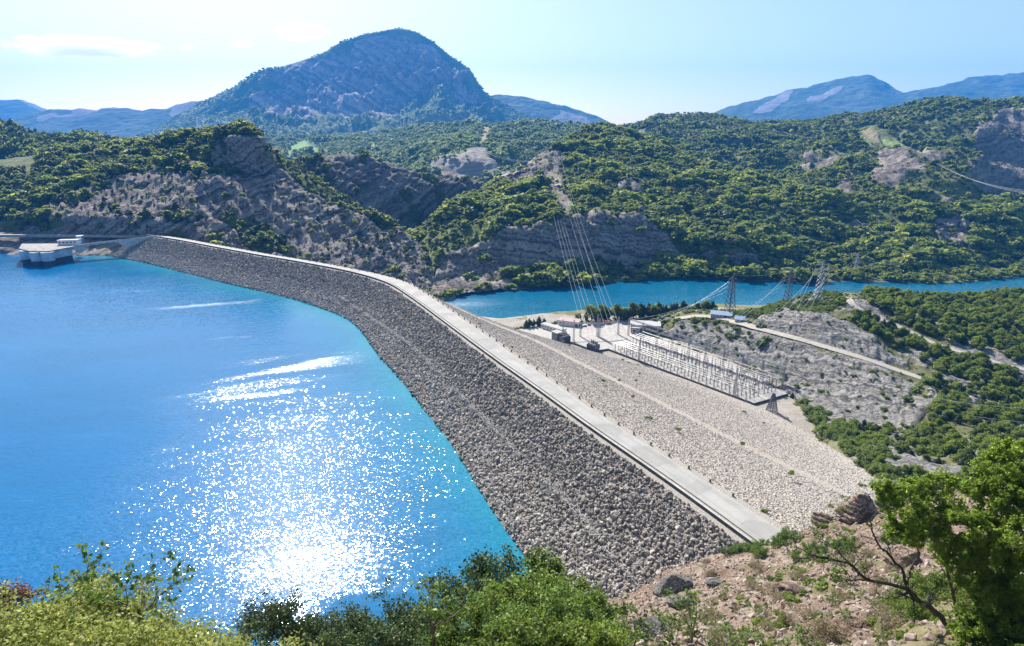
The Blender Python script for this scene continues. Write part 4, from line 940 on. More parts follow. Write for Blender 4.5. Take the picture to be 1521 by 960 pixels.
P, t, s = strip_points(E_B[0], E_B[1], .9, rng); n = len(P); rs = .2 + .4 * rng.random(n) ** 3
scatter('berm_stones', P, rs[:, None] * (.75 + .5 * rng.random((n, 3))), rng.random((n, 3)) * 6.28, rng.integers(0, 8, n), C_RD)
# ------------------------------------------------------------------ paints and metals
M_STEEL = simple_mat('galvanised_steel', (.30, .31, .33), .5, .2, 2., metallic=.4)
M_DSTEEL = simple_mat('weathered_steel', (.10, .115, .14), .6, .2, 2., metallic=.3)
M_ALU = simple_mat('aluminium_cable', (.62, .61, .58), .4, .1, 1., metallic=.3)
M_INS = simple_mat('porcelain', (.22, .13, .10), .3, .2, 3., spec=.5)
M_WHITE = simple_mat('white_render', (.72, .71, .68), .8, .1, .6, .01)
M_BLUEW = simple_mat('pale_blue_concrete', (.44, .50, .54), .8, .22, .25, .02)
M_WET = simple_mat('wet_concrete', (.055, .06, .075), .7, .3, .3, .02)
M_PINK = simple_mat('pink_roof', (.42, .31, .285), .85, .15, .5)
M_GREYR = simple_mat('grey_roof', (.40, .39, .38), .85, .12, .5)
M_DWALL = simple_mat('brown_wall', (.22, .17, .15), .85, .2, .6)
M_GLASS = simple_mat('window_glass', (.03, .04, .05), .1, .2, 1., spec=.6)
M_TRAFO = simple_mat('transformer_paint', (.16, .17, .19), .6, .2, 1.)
M_RUST = simple_mat('rust_red', (.22, .07, .05), .8, .3, 1.)
M_BLUESH = simple_mat('blue_grey_roof', (.26, .33, .45), .5, .15, .6)
M_PAVE = simple_mat('yard_concrete', (.40, .375, .345), .9, .14, .35, .02)
M_TRACK = gravel_mat('track_gravel', (.42, .38, .33), (.52, .48, .42), .3)
M_DECK = simple_mat('stained_deck', (.30, .275, .26), .9, .3, .25)
M_POST = simple_mat('post_stone', (.13, .12, .11), .9, .3, 2.)

# ------------------------------------------------------------------ guard posts along the crest road
gp = MB(); gp.lathe((0, 0, 0), [(.34, -.3), (.31, .55), (.26, .85), (.10, .97)], 8); gpm = gp.mesh('guard_post', M_POST)
for k, s in enumerate(np.arange(40, SD[-1] - 52, 8.2)):
    o_ = np.interp(s, SD, oR) + 1.15; x, y, a = dam_at(s, o_)
    o = link(bpy.data.objects.new('guard_post', gpm)); o.location = (x, y, 0); o.rotation_euler = (.03 * random.gauss(0, 1), .03 * random.gauss(0, 1), random.random() * 6)
    tag(o, 'stubby dark stone guard post on the switchyard side of the dam road', 'guard post', 'guard posts along the dam road')
# tracks on the rocky hill
def ribbon(name, pts, w, mat, lift=.2, names=('rocky_hill',), n=160):
    P = resample(np.array([at(*p) for p in pts]), n); P[:, :2] = np.stack([smooth1(P[:, 0], 3), smooth1(P[:, 1], 3)], 1)
    T = np.gradient(P, axis=0)[:, :2]; T /= np.linalg.norm(T, axis=1)[:, None]; Nn = np.stack([-T[:, 1], T[:, 0]], 1)
    rows = []
    for t in (-.5, -.17, .17, .5):
        q = P[:, :2] + Nn * w * t; z = np.array([(down(a, b, names) or c) for (a, b), c in zip(q, P[:, 2])]); rows.append(np.concatenate([q, z[:, None]], 1))
    G = np.stack(rows); zz = G[..., 2].max(0); zz = smooth1(zz, 2); G[..., 2] = np.maximum(zz[None] * .6 + G[..., 2] * .4, G[..., 2]) + lift
    return tag(np_obj(name, G.reshape(-1, 3), grid_faces(4, n), mat, smooth=True), kind='structure')
ribbon('hill_track', ROAD1, 6.5, M_TRACK); ribbon('upper_hill_track', ROAD2, 5.5, M_TRACK)
ribbon('far_bank_road', [(745, 286, 940), (760, 277, 960), (785, 279, 950)], 7, M_TRACK, 1.5, ('far_bank',), 30)
ribbon('far_bank_road', [(795, 287, 880), (820, 288, 876), (850, 291, 872), (868, 291, 874)], 8, M_TRACK, 2.0, ('far_bank',), 40)
ribbon('far_bank_road', [(1150, 301, 930), (1190, 304, 905), (1230, 307, 895), (1270, 307, 890)], 8, M_TRACK, 2.0, ('far_bank',), 40)

# ------------------------------------------------------------------ switchyard
ZP = Z_PLAT
YA = onz(903, 520, ZP)[:2]; YB = onz(1120, 601.5, ZP)[:2]; YC = onz(1170, 587, ZP)[:2]; YD = onz(985, 506, ZP)[:2]
YU = (YB - YA) / np.linalg.norm(YB - YA); YL = float(np.linalg.norm(YB - YA)); YV = np.array([-YU[1], YU[0]])
if np.dot(YV, YC - YA) < 0: YV = -YV
YRZ = math.atan2(YU[1], YU[0])
def yd(u, v, z=0): return (float(YA[0] + YU[0] * u + YV[0] * v), float(YA[1] + YU[1] * u + YV[1] * v), ZP + z)
wp = [tuple(onz(x, y, ZP)[:2]) for x, y in [(770, 492), (786, 497), (799, 502), (820, 509.5), (847, 509.5), (885, 523), (903, 520), (1120, 601.5), (1170, 587)]] + [yd(YL - 2, 41)[:2], yd(20, 45)[:2], yd(-20, 50)[:2]] + [tuple(onz(x, y, ZP)[:2]) for x, y in [(925, 477), (870, 479), (800, 484), (765, 489)]]
sl_ = MB(); sl_.prism(wp, ZP - 2, ZP + .03); tag(sl_.build('switchyard_pavement', M_PAVE), kind='structure')
wl = MB()
FP = [onz(x, y, ZP) for x, y in [(786, 497), (799, 502), (820, 509.5), (847, 509.5), (885, 523), (903, 520), (1120, 601.5), (1170, 587)]]
for a, b in zip(FP[:-1], FP[1:]):
    d = b - a; L = float(np.linalg.norm(d)); wl.box(((a[0] + b[0]) / 2, (a[1] + b[1]) / 2, ZP + .1), (L + .2, .3, 1.8), math.atan2(d[1], d[0]))
yw = wl.build('boundary_wall', M_DARKC); tag(yw, 'low dark wall round the front edge of the switchyard', 'wall')
fl = thing('wire_fence', 'tall see-through wire fence standing along the front of the switchyard', 'fence')
for a, b in zip(FP[:-1], FP[1:]):
    n = max(1, int(np.linalg.norm(b - a) / 5))
    for k in range(n):
        p = a + (b - a) * (k / n); m = MB(); m.bar((p[0], p[1], ZP + 1), (p[0], p[1], ZP + 3.2), .06); m.build('fence_post', M_STEEL, fl)
m = MB()
for a, b in zip(FP[:-1], FP[1:]):
    for z in (1.5, 2.3, 3.1): m.bar((a[0], a[1], ZP + z), (b[0], b[1], ZP + z), .025)
m.build('fence_wires', M_STEEL, fl)
# busbar supports: steel post, insulator column, clamp
def support(h, ins, name='insulator_post'):
    t = thing(name, 'x y z w', 'insulator post')
    m = MB(); m.box((0, 0, .2), (.9, .9, .4)); m.build('footing', M_PAVE, t)
    m = MB(); m.box((0, 0, .4 + (h - .4) / 2), (.34, .34, h - .4)); m.build('post', M_STEEL, t)
    m = MB(); prof = [(.12, h)]
    for k in range(int(ins / .35)): prof += [(.24, h + .35 * k + .1), (.12, h + .35 * k + .3)]
    m.lathe((0, 0, 0), prof + [(.1, h + ins)], 8); m.build('insulator', M_INS, t)
    m = MB(); m.box((0, 0, h + ins + .08), (.5, .3, .16)); m.build('clamp', M_ALU, t)
    return reg(t)
SUP_L, SUP_H = support(3.0, 2.0), support(5.0, 2.6)
def place_support(src, u, v, label, group, first=set()):
    if src.name not in first: first.add(src.name); o = src
    else: o = copy_tree(src)
    o.location = yd(u, v); o.rotation_euler = (0, 0, YRZ); o['label'] = label; o['group'] = group; return o
BUS = [(3, 0, 5.4, ''), (6, 0, 5.4, ''), (9, 0, 5.4, ''), (12.5, 0, 5.4, ''), (18.5, 1, 6., ''), (21.5, 1, 6., ''), (24.5, 1, 6., ''), (27.5, 1, 6., ''), (32.5, 1, 6., '')]
for r, (v, hi, du, _) in enumerate(BUS):
    for u in np.arange(4, YL - 4, du):
        place_support(SUP_H if hi else SUP_L, u + .6 * r, v, 'tall insulator post carrying an upper busbar in the back rows of the switchyard' if hi else 'short insulator post carrying a lower busbar in the front rows of the switchyard', 'tall insulator posts' if hi else 'short insulator posts')
    hb = 7.85 if hi else 5.25
    m = MB(); pts = [yd(u, v, hb) for u in np.linspace(3, YL - 5, 24)]; m.tube(pts, .16, 6)
    o = m.build('busbar', M_ALU); tag(o, 'long level pale busbar tube on the tall back posts of the switchyard' if hi else 'long level pale busbar tube on the short front posts of the switchyard', 'busbar', 'upper busbars' if hi else 'lower busbars')
# breaker / disconnector frames between the busbars
def breaker():
    t = thing('circuit_breaker', 'three-pole breaker frame of insulators standing across the switchyard bay', 'circuit breaker', group='circuit breakers in the switchyard bays')
    m = MB(); m.box((0, 0, 2.1), (.5, 6.4, .35)); m.build('frame', M_STEEL, t)
    for v in (-2.8, 2.8):
        m = MB(); m.box((0, v, .97), (.3, .3, 1.94)); m.build('leg', M_STEEL, t)
    for v in (-2.5, 0, 2.5):
        m = MB(); m.lathe((0, v, 2.27), [(.15, 0), (.3, .3), (.15, .5), (.3, .8), (.15, 1.), (.3, 1.3), (.15, 1.5), (.3, 1.8), (.12, 2.1)], 8); m.build('insulator', M_INS, t)
    m = MB(); m.box((.7, 0, 1.2), (.7, .9, 1.3)); m.build('control_box', M_TRAFO, t)
    return reg(t)
BR = breaker(); fst = True
for u in np.arange(8, YL - 6, 8.6):
    for v in (15.5, 30):
        o = BR if fst else copy_tree(BR); fst = False
        o.location = yd(u + .5 * random.gauss(0, 1), v); o.rotation_euler = (0, 0, YRZ)
# gantry along the rear, masts
def portal_post(h, parent, loc, name='post'):
    m = MB()
    for sx in (-1, 1):
        for sy in (-1, 1): m.bar((loc[0] + sx * .55, loc[1] + sy * .55, loc[2]), (loc[0] + sx * .3, loc[1] + sy * .3, loc[2] + h), .17)
    for k in range(int(h / 1.3)):
        z = loc[2] + k * 1.3; w = .55 - .25 * k * 1.3 / h
        m.bar((loc[0] - w, loc[1] - w, z), (loc[0] + w, loc[1] - w, z + 1.3), .09); m.bar((loc[0] + w, loc[1] - w, z), (loc[0] + w, loc[1] + w, z + 1.3), .09)
        m.bar((loc[0] + w, loc[1] + w, z), (loc[0] - w, loc[1] + w, z + 1.3), .09); m.bar((loc[0] - w, loc[1] + w, z), (loc[0] - w, loc[1] - w, z + 1.3), .09)
    return m.build(name, M_STEEL, parent)
gt = thing('line_gantry', 'long steel gantry of tall posts and beams along the hill side of the switchyard', 'gantry')
GP = [yd(u, 36) for u in np.linspace(-14, YL - 4, 10)]
for p in GP: portal_post(13.0, gt, p)
for zz in (9.0, 12.4):
    m = MB()
    for a, b in zip(GP[:-1], GP[1:]):
        for q in (-.35, .35):
            m.bar((a[0], a[1] + q, ZP + zz), (b[0], b[1] + q, ZP + zz), .18)
            m.bar((a[0], a[1] + q, ZP + zz + .8), (b[0], b[1] + q, ZP + zz + .8), .15)
        for k in range(8):
            t0, t1 = k / 8, (k + 1) / 8; m.bar((a[0] + (b[0] - a[0]) * t0, a[1] + (b[1] - a[1]) * t0, ZP + zz + (.8 if k % 2 else 0)), (a[0] + (b[0] - a[0]) * t1, a[1] + (b[1] - a[1]) * t1, ZP + zz + (0 if k % 2 else .8)), .09)
    m.build('beam', M_STEEL, gt)
gf = thing('line_gantry', 'shorter steel gantry frame beside the control house at the left end of the switchyard', 'gantry')
GF = [tuple(onz(x, y, ZP)[:2]) + (ZP,) for x, y in [(836, 501), (862, 500), (890, 500), (918, 497)]]
for p in GF: portal_post(14.0, gf, p)
m = MB()
for a, b in zip(GF[:-1], GF[1:]):
    for q in (-.35, .35): m.bar((a[0], a[1] + q, ZP + 10), (b[0], b[1] + q, ZP + 10), .12); m.bar((a[0], a[1] + q, ZP + 10.8), (b[0], b[1] + q, ZP + 10.8), .1)
m.build('beam', M_STEEL, gf)
mast = thing('lightning_mast', 'slender lattice mast with a spike', 'mast'); portal_post(17, mast, (0, 0, 0), 'shaft'); m = MB(); m.bar((0, 0, 17), (0, 0, 20.5), .07); m.build('spike', M_STEEL, mast); reg(mast)
for k, (x, y, lb) in enumerate([(852, 508, 'lattice mast with a spike beside the small transformer'), (949, 537, 'lattice mast with a spike at the front wall halfway along the busbar rows'), (1091, 587, 'lattice mast with a spike towards the small pylon end of the switchyard'), (887, 500, 'lattice mast with a spike behind the spiky dark transformer')]):
    o = mast if k == 0 else copy_tree(mast); p = onz(x, y, ZP); o.location = (p[0], p[1], ZP); o['label'] = lb
# transformers
def trafo(loc, rz, label):
    t = thing('transformer', label, 'transformer', loc, rz)
    m = MB(); m.box((0, 0, 2.4), (7, 4, 4)); m.box((0, 0, .2), (8, 5, .4)); m.build('tank', M_TRAFO, t)
    for s in (-1, 1):
        m = MB()
        for k in range(9): m.box((-3.2 + k * .8, s * 2.7, 2.3), (.25, 1.2, 3.2))
        m.build('radiator', M_DSTEEL, t)
    for x in (-2.2, 0, 2.2):
        m = MB(); m.lathe((x, 0, 4.4), [(.3, 0), (.5, .3), (.25, .6), (.45, .9), (.22, 1.2), (.4, 1.5), (.18, 1.9), (.08, 3.0)], 8); m.build('bushing', M_INS, t)
    m = MB(); m.tube([(-3, 1.2, 5.4), (3, 1.2, 5.4)], .6, 8); m.bar((-2, 1.2, 4.4), (-2, 1.2, 5.2), .12); m.bar((2, 1.2, 4.4), (2, 1.2, 5.2), .12); m.build('oil_tank', M_TRAFO, t)
p = onz(881, 519, ZP); trafo((p[0], p[1], ZP + .05), YRZ, 'dark transformer with bushings in the corner where the front wall juts out')
p = onz(838, 507, ZP); trafo((p[0], p[1], ZP + .05), YRZ + 1.57, 'grey transformer next to the tall windowless grey block')
# buildings of the yard
def building(name, label, px, py, w, d, h, rz, wall, roof, doors=1, wins=3, roofh=.5, z=ZP, ov=.4, cat='building'):
    p = onz(px, py, z); t = thing(name, label, cat, (float(p[0]), float(p[1]), z), rz)
    m = MB(); m.box((0, 0, h / 2), (w, d, h)); m.build('walls', wall, t)
    m = MB(); m.box((0, 0, h + roofh / 2 + .003), (w + ov * 2, d + ov * 2, roofh)); m.build('roof', roof, t)
    for k in range(wins):
        x = -w / 2 + w * (k + .7) / (wins + .4 + (1 if doors else 0)); f = MB(); f.box((x, -d / 2 - .03, h * .58), (w / (wins + 1) * .6, .12, h * .3)); fo = f.build('window', M_GREYR, t)
        g = MB(); g.box((x, -d / 2 - .10, h * .58), (w / (wins + 1) * .6 - .25, .06, h * .3 - .25)); g.build('pane', M_GLASS, fo)
    if doors:
        f = MB(); f.box((w / 2 - w * .09 - .4, -d / 2 - .04, min(2.5, h * .8) / 2), (w * .12 + .6, .12, min(2.5, h * .8))); f.build('door', M_DSTEEL, t)
    return t
building('storage_shed', 'long low pale shed at the left end of the switchyard', 822, 491, 22, 5, 3.2, YRZ + .1, M_WHITE, M_GREYR, 1, 6)
building('transformer_block', 'tall windowless grey block by the front wall of the switchyard', 827, 505, 6, 5, 6.0, YRZ, M_TRAFO, M_GREYR, 1, 0)
building('workshop', 'flat-roofed workshop with a pink roof near the lake trees', 846, 482, 17, 9, 3.4, YRZ + .55, M_WHITE, M_PINK, 1, 4, .6)
building('control_house', 'brown-walled control house with a pale grey flat roof beside the rocks', 958, 492, 22, 12, 6.0, YRZ + .75, M_DWALL, M_GREYR, 1, 4, .6)
building('annex', 'small grey annex against the brown control house', 944, 495, 6, 7, 5.0, YRZ + .75, M_GREYR, M_GREYR, 1, 1, .4)
for k, (x, y) in enumerate([(890, 479.5), (896, 480.2), (902, 480.9)]):
    p = onz(x, y, ZP); t = thing('container', 'dark red container in the row before the lakeside trees', 'container', (p[0], p[1], ZP), .15, 'dark red containers by the trees')
    m = MB(); m.box((0, 0, 1.3), (4.6, 2.4, 2.5)); m.build('box_body', M_RUST, t); m = MB(); m.box((2.33, 0, 1.3), (.05, 2.1, 2.2)); m.build('end_door', M_DSTEEL, t)
# cars
def car(name, label, loc, rz, paint, group=None):
    t = thing(name, label, 'car', loc, rz, group)
    m = MB(); pr = [(-2.1, .35), (2.1, .35), (2.1, .8), (1.2, .95), (.6, 1.45), (-1.4, 1.48), (-2.0, .98), (-2.1, .8)]
    V = [(x, y, z) for y in (-.82, .82) for x, z in pr]; n = len(pr)
    m.add(V, [tuple(range(n)), tuple(range(2 * n - 1, n - 1, -1))] + [(i, n + i, n + (i + 1) % n, (i + 1) % n) for i in range(n)]); m.build('body', paint, t)
    m = MB(); m.add([(.72, -.72, 1.36), (.72, .72, 1.36), (1.16, .76, 1.0), (1.16, -.76, 1.0)], [(0, 1, 2, 3)]); m.v = [(x + .02, y, z + .02) for x, y, z in m.v]; m.build('windscreen', M_GLASS, t)
    m = MB()
    for s in (-.83, .83): m.box((-.25, s, 1.2), (1.6, .03, .34))
    m.build('side_windows', M_GLASS, t)
    for x in (-1.3, 1.3):
        for s in (-.78, .78): m = MB(); m.bar((x, s - .1, .32), (x, s + .1, .32), .32, 12); m.build('wheel', M_DARKC, t)
    return reg(t)
M_CARW = simple_mat('white_car_paint', (.7, .7, .7), .3, .05, 1., spec=.6); M_CARD = simple_mat('dark_car_paint', (.05, .05, .07), .3, .1, 1., spec=.6); M_CARR = simple_mat('red_car_paint', (.35, .05, .04), .3, .1, 1., spec=.6)
for x, y, r, c, lb in [(862, 484.5, .4, M_CARD, 'dark car parked in the yard beside the pink-roofed workshop'), (868, 485, .4, M_CARW, 'white car parked in the yard beside the dark car'), (875, 483, 1.2, M_CARR, 'red car parked in the yard past the white car')]:
    p = onz(x, y, ZP); car('parked_car', lb, (p[0], p[1], ZP + .04), r, c)
h = hit(1127, 487.5, ['rocky_hill'])[0]; car('parked_car', 'dark car on the pale track above the grey rock slope', (h.x, h.y, h.z + .45), -.75, M_CARD)
# sheds on the hump
def shed(label, px, py, w, d, hgt, rz, roof):
    h = hit(px, py, ['rocky_hill'])[0]; t = thing('field_shed', label, 'shed', (h.x, h.y, h.z - .3), rz)
    m = MB(); m.box((0, 0, hgt / 2), (w, d, hgt)); m.build('walls', M_GREYR, t)
    m = MB(); m.add([(-w / 2 - .4, -d / 2 - .5, hgt), (w / 2 + .4, -d / 2 - .5, hgt), (w / 2 + .4, d / 2 + .5, hgt + 1.6), (-w / 2 - .4, d / 2 + .5, hgt + 1.6), (-w / 2 - .4, -d / 2 - .5, hgt + .25), (w / 2 + .4, -d / 2 - .5, hgt + .25), (w / 2 + .4, d / 2 + .5, hgt + 1.85), (-w / 2 - .4, d / 2 + .5, hgt + 1.85)],
          [(3, 2, 1, 0), (4, 5, 6, 7), (0, 1, 5, 4), (1, 2, 6, 5), (2, 3, 7, 6), (3, 0, 4, 7)]); m.build('roof', roof, t)
    m = MB(); m.box((w * .2, -d / 2 - .05, 1.1), (1.6, .1, 2.1)); m.build('door', M_DSTEEL, t)
shed('long shed with a blue-grey roof on the green hump above the switchyard', 1071, 471, 15, 5, 2.4, -.35, M_BLUESH)
shed('short shed with a pale blue roof beside the hill track', 1099, 478, 7, 4, 2.2, -.35, M_BLUESH)
# grey tunnel portal below the far bend of the dam
p = onz(603, 424, -14); t = thing('tunnel_portal', 'grey concrete tunnel portal below the bend of the dam road', 'portal', (float(p[0]), float(p[1]), -19), .25)
m = MB(); m.box((-4.6, 0, 4), (2, 8, 8)); m.box((4.6, 0, 4), (2, 8, 8)); m.box((0, 0, 9), (11.2, 8, 2.0)); m.build('frame', M_DECK, t); t.scale = (.62, .62, .62); m = MB(); m.box((0, 3, 4), (7.2, .4, 7.9)); m.build('shutter', M_DARKC, t)
m = MB(); m.box((7.2, -1, 3.5), (3, 3, 12)); m.build('pillar', M_CONC, t)

# ------------------------------------------------------------------ pylons and lines
def pylon(name, label, loc, h, rz, arms=3, span=6.0, w=3.4, mat=M_DSTEEL, cat='pylon', thick=1.2):
    t = thing(name, label, cat, loc, rz)
    def hw(z):
        k = z / h; return w * (1 - k) ** 1.0 * .8 + .45 if k < .6 else w * .4 * .8 * (1 - (k - .6) / .4) + .45
    lv = list(np.concatenate([np.linspace(0, .6, 6), np.linspace(.68, 1, 6)]) * h)
    m = MB()
    for a, b in zip(lv[:-1], lv[1:]):
        A, B = hw(a), hw(b)
        for sx, sy in ((1, 1), (1, -1), (-1, -1), (-1, 1)):
            m.bar((sx * A, sy * A, a), (sx * B, sy * B, b), .16 * thick)
            ex, ey = (sx, -sy) if sx * sy > 0 else (-sx, sy)
            m.bar((sx * A, sy * A, a), (ex * B, ey * B, b), .09 * thick); m.bar((ex * A, ey * A, a), (sx * B, sy * B, b), .09 * thick); m.bar((sx * B, sy * B, b), (ex * B, ey * B, b), .08 * thick)
    m.build('tower', mat, t)
    tips = []
    for k in range(arms):
        z = h * (.66 + .12 * k) ; s = span * (1 - .12 * k)
        m = MB()
        for q in (-1, 1):
            m.bar((q * hw(z), hw(z), z), (q * s, 0, z + .2), .12 * thick); m.bar((q * hw(z), -hw(z), z), (q * s, 0, z + .2), .12 * thick); m.bar((q * hw(z + 1.8), 0, z + 1.8), (q * s, 0, z + .3), .10 * thick)
        m.build('crossarm', mat, t)
        for q in (-1, 1):
            m = MB(); m.lathe((q * s, 0, z - 1.4), [(.08, 0), (.25, .3), (.1, .5), (.25, .8), (.1, 1.0), (.2, 1.3), (.06, 1.6)], 6); m.build('insulator_string', M_INS, t)
            tips.append(Vector(loc) + Matrix.Rotation(rz, 3, 'Z') @ Vector((q * s, 0, z - 1.4)))
    tips.append(Vector(loc) + Vector((0, 0, h)))
    return tips
def ground_at(px, py, names): return tuple(hit(px, py, names)[0])
def cable(a, b, sag, label, group, r=.06, n=24, seg=5):
    a, b = Vector(a), Vector(b); m = MB()
    m.tube([a.lerp(b, k / n) - Vector((0, 0, 4 * sag * (k / n) * (1 - k / n))) for k in range(n + 1)], r, 4)
    return tag(m.build('power_line', M_ALU), label, 'power line', group)
T1 = pylon('lattice_pylon', 'dark lattice pylon with spread feet at the lake edge behind the blue-roofed shed', ground_at(1083, 468, ['rocky_hill', 'valley_floor']), 31, .5, span=5.5)
T2 = pylon('lattice_pylon', 'slim dark lattice pylon on the bushy crest between two other pylons', ground_at(1169, 449, ['rocky_hill']), 27, .35, span=6, w=2.4)
T3 = pylon('lattice_pylon', 'paler grey lattice pylon with long arms beside the bend of the upper track', ground_at(1214, 448, ['rocky_hill']), 31, .35, span=8.5, w=3.2, mat=M_STEEL)
T4 = pylon('lattice_pylon', 'distant grey lattice pylon on the far lake shore', ground_at(1269, 412, ['far_bank']), 28, .4, span=5, w=2.6, mat=M_STEEL, thick=1.3)
T5 = pylon('lattice_pylon', 'tiny lattice pylon on the wooded brow at the top of the cleared line corridor', ground_at(828, 252, ['far_bank']), 24, .2, span=6, w=2.6, mat=M_STEEL, thick=1.4)
T6 = pylon('small_pylon', 'short four-legged lattice pylon casting a shadow on the sand at the switchyard corner', tuple(onz(1146, 611, ZP)), 10.5, .6, arms=1, span=2.8, w=2.2)
def gpt(u, z=12.8): return yd(u, 36, z)
for k, tip in enumerate((T1[0], T1[2], T1[4])): cable(tip, gpt(-12 + 9 * k), 3, 'pale power line from the feet-spread lakeside pylon down to the switchyard gantry', 'lines of the lakeside pylon')
for k, tip in enumerate((T2[0], T2[2], T2[4])): cable(tip, gpt(42 + 8 * k), 3, 'pale power line from the slim middle pylon down to the switchyard gantry', 'lines of the middle pylon')
for k, tip in enumerate(T3[:6]): cable(tip, gpt(72 + 7.0 * k), 3.5, 'pale power line from the long-armed grey pylon down to the switchyard gantry', 'lines of the long-armed pylon', .065)
GL = [Vector(p) + Vector((0, 0, 10.8)) for p in GF]
brow = [Vector(p) for p in T5[:6]]
low_b = [Vector(at(808 + 4 * k, 272 + 3 * k, 930)) + Vector((0, 0, 16)) for k in range(4)]
for k in range(4): cable(GL[1].lerp(GL[2], k / 4), low_b[k], 5, 'pale power line crossing the lower lake to the foot of the line corridor', 'left bundle across the lower lake', .06, 40)
for k in range(4): cable(GL[2].lerp(GL[3], .2 + k / 4), brow[k], 6, 'pale power line crossing the lower lake up to the tiny pylon on the brow', 'right bundle across the lower lake', .06, 40)
for a, b in ((T1[6], T2[6]), (T2[6], T3[6]), (T3[6], T4[6]), (T2[1], T3[0]), (T3[1], T4[0]), (T3[3], T4[2])): cable(a, b, 2.5, 'thin power line strung between the crest pylons', 'lines between the crest pylons', .06)
for k in range(3): cable(T4[k], at(1700, 385 + 7 * k, 800), 6, 'thin power line running along the far shore from the distant pylon', 'lines along the far shore', .07)
rh = hit(1372, 240, ['right_hills'])[0]; 
for k in range(3): cable(Vector(rh) + Vector((4 * k, 0, 9)), at(1680, 287 + 4.5 * k, 520), 20, 'pale power line sweeping down from the meadow on the wooded hills', 'lines from the hill meadow', .11, 30)
for k in range(2):
    q = hit(1388, 612 + 0 * k, ['rocky_hill'])[0]; cable(Vector(q) + Vector((0, 3 * k, 1.5 + 5 * k)), at(1720, 632 - 26 * k, 190), 3, 'thin pale power line above the dark bushes of the rocky slope', 'lines above the rocky slope', .045, 20)
for k in range(3): cable(at(-160 + 4 * k, 180, 520), at(27 + 4 * k, 322, 690) + np.array([0, 0, 10]), 14, 'faint power line coming down the wooded left hill', 'lines down the left hill', .09, 24)
rb = hit(700, 215, ['wooded_valley'])[0]
for k in range(2): cable(Vector(rb) + Vector((0, 0, 12 + 3 * k)), brow[k] + Vector((0, 0, 3)), 25, 'faint power line from the valley woods to the tiny pylon on the brow', 'lines over the valley woods', .2, 24)

# ------------------------------------------------------------------ intake works at the far left shore
ZD = -3.2
fr = [onz(x, y, ZD) for x, y in [(28, 369.0), (43, 373.0), (71, 373.2), (109, 366.3)]]
bk = [np.array([fr[3][0] * 1.03, fr[3][1] * 1.03, ZD]), np.array([fr[0][0] * 1.045 + 4, fr[0][1] * 1.045, ZD])]
it = thing('intake_works', 'pale blue concrete intake works with rounded bays standing in the reservoir', 'intake works', tuple(fr[1][:2]) + (Z_RES,)); io = np.array(it.location)
def local(P, o): return [(p[0] - o[0], p[1] - o[1]) for p in P]
deck = local(fr + bk, io)
m = MB(); m.prism(deck, ZD - 1.0 - Z_RES, ZD - Z_RES); m.build('deck', M_DECK, it)
def inset(P, k): c = np.mean(np.array(P), 0); return [tuple(c + (np.array(p) - c) * k) for p in P]
m = MB(); m.prism(inset(deck, .93), 5.0, ZD - 1.0 - Z_RES - .003); m.build('upper_wall', M_BLUEW, it)
m = MB(); m.prism(inset(deck, .90), -6, 4.997); m.build('lower_wall', M_WET, it)
for x, y, rr in ((34, 371.2, 4.6), (50, 373.6, 5.0), (66, 373.6, 5.0)):
    p = onz(x, y, ZD) - io
    m = MB(); m.lathe((p[0], p[1] + rr * .55, 0), [(rr, 4.2), (rr, ZD - 1.0 - Z_RES - .006)], 20); b_ = m.build('rounded_bay', M_BLUEW, it)
    m = MB(); m.lathe((p[0], p[1] + rr * .55, 0), [(rr * .9, -6), (rr * .9, 4.197)], 20); m.build('bay_foot', M_WET, b_)
m = MB()
for a, b in zip(fr[:-1], fr[1:]):
    a, b = a - io, b - io; a[2] += 1.0; b[2] += 1.0; m.bar(a, b, .06)
    for k in range(8): q = a + (b - a) * k / 8; m.bar(q, q - np.array([0, 0, 1.0]), .05)
m.build('railing', M_STEEL, it)
p = onz(95, 365.5, ZD); hs = thing('gate_house', 'low white gate house on the deck of the intake works', 'building', (float(p[0]), float(p[1]) + 8, ZD), .16)
m = MB(); m.box((0, 0, 2.1), (17, 7, 4.2)); m.build('walls', M_WHITE, hs); m = MB(); m.box((0, 0, 4.4), (17.8, 7.8, .4)); m.build('roof', M_GREYR, hs)
for k in range(5):
    f = MB(); f.box((-6.6 + 3.2 * k, -3.53, 2.5), (1.6, .1, 1.5)); fo = f.build('window', M_GREYR, hs); g = MB(); g.box((-6.6 + 3.2 * k, -3.6, 2.5), (1.3, .06, 1.2)); g.build('pane', M_GLASS, fo)
p = onz(107, 362, ZD); ks = thing('kiosk', 'small blue-sided kiosk behind the white gate house', 'kiosk', (float(p[0]), float(p[1]) + 12, ZD), .1)
m = MB(); m.box((0, 0, 2.6), (4.6, 4, 5.2)); m.build('walls', M_BLUESH, ks); m = MB(); m.box((0, 0, 5.4), (5.4, 4.8, .4)); m.build('roof', M_WHITE, ks)
p = onz(99.5, 361, ZD); mp = MB(); mp.bar((float(p[0]), float(p[1]) + 10, ZD), (float(p[0]), float(p[1]) + 10, ZD + 9), .14, 6, .06); tag(mp.build('flagpole', M_STEEL), 'thin bare pole behind the white gate house', 'pole')
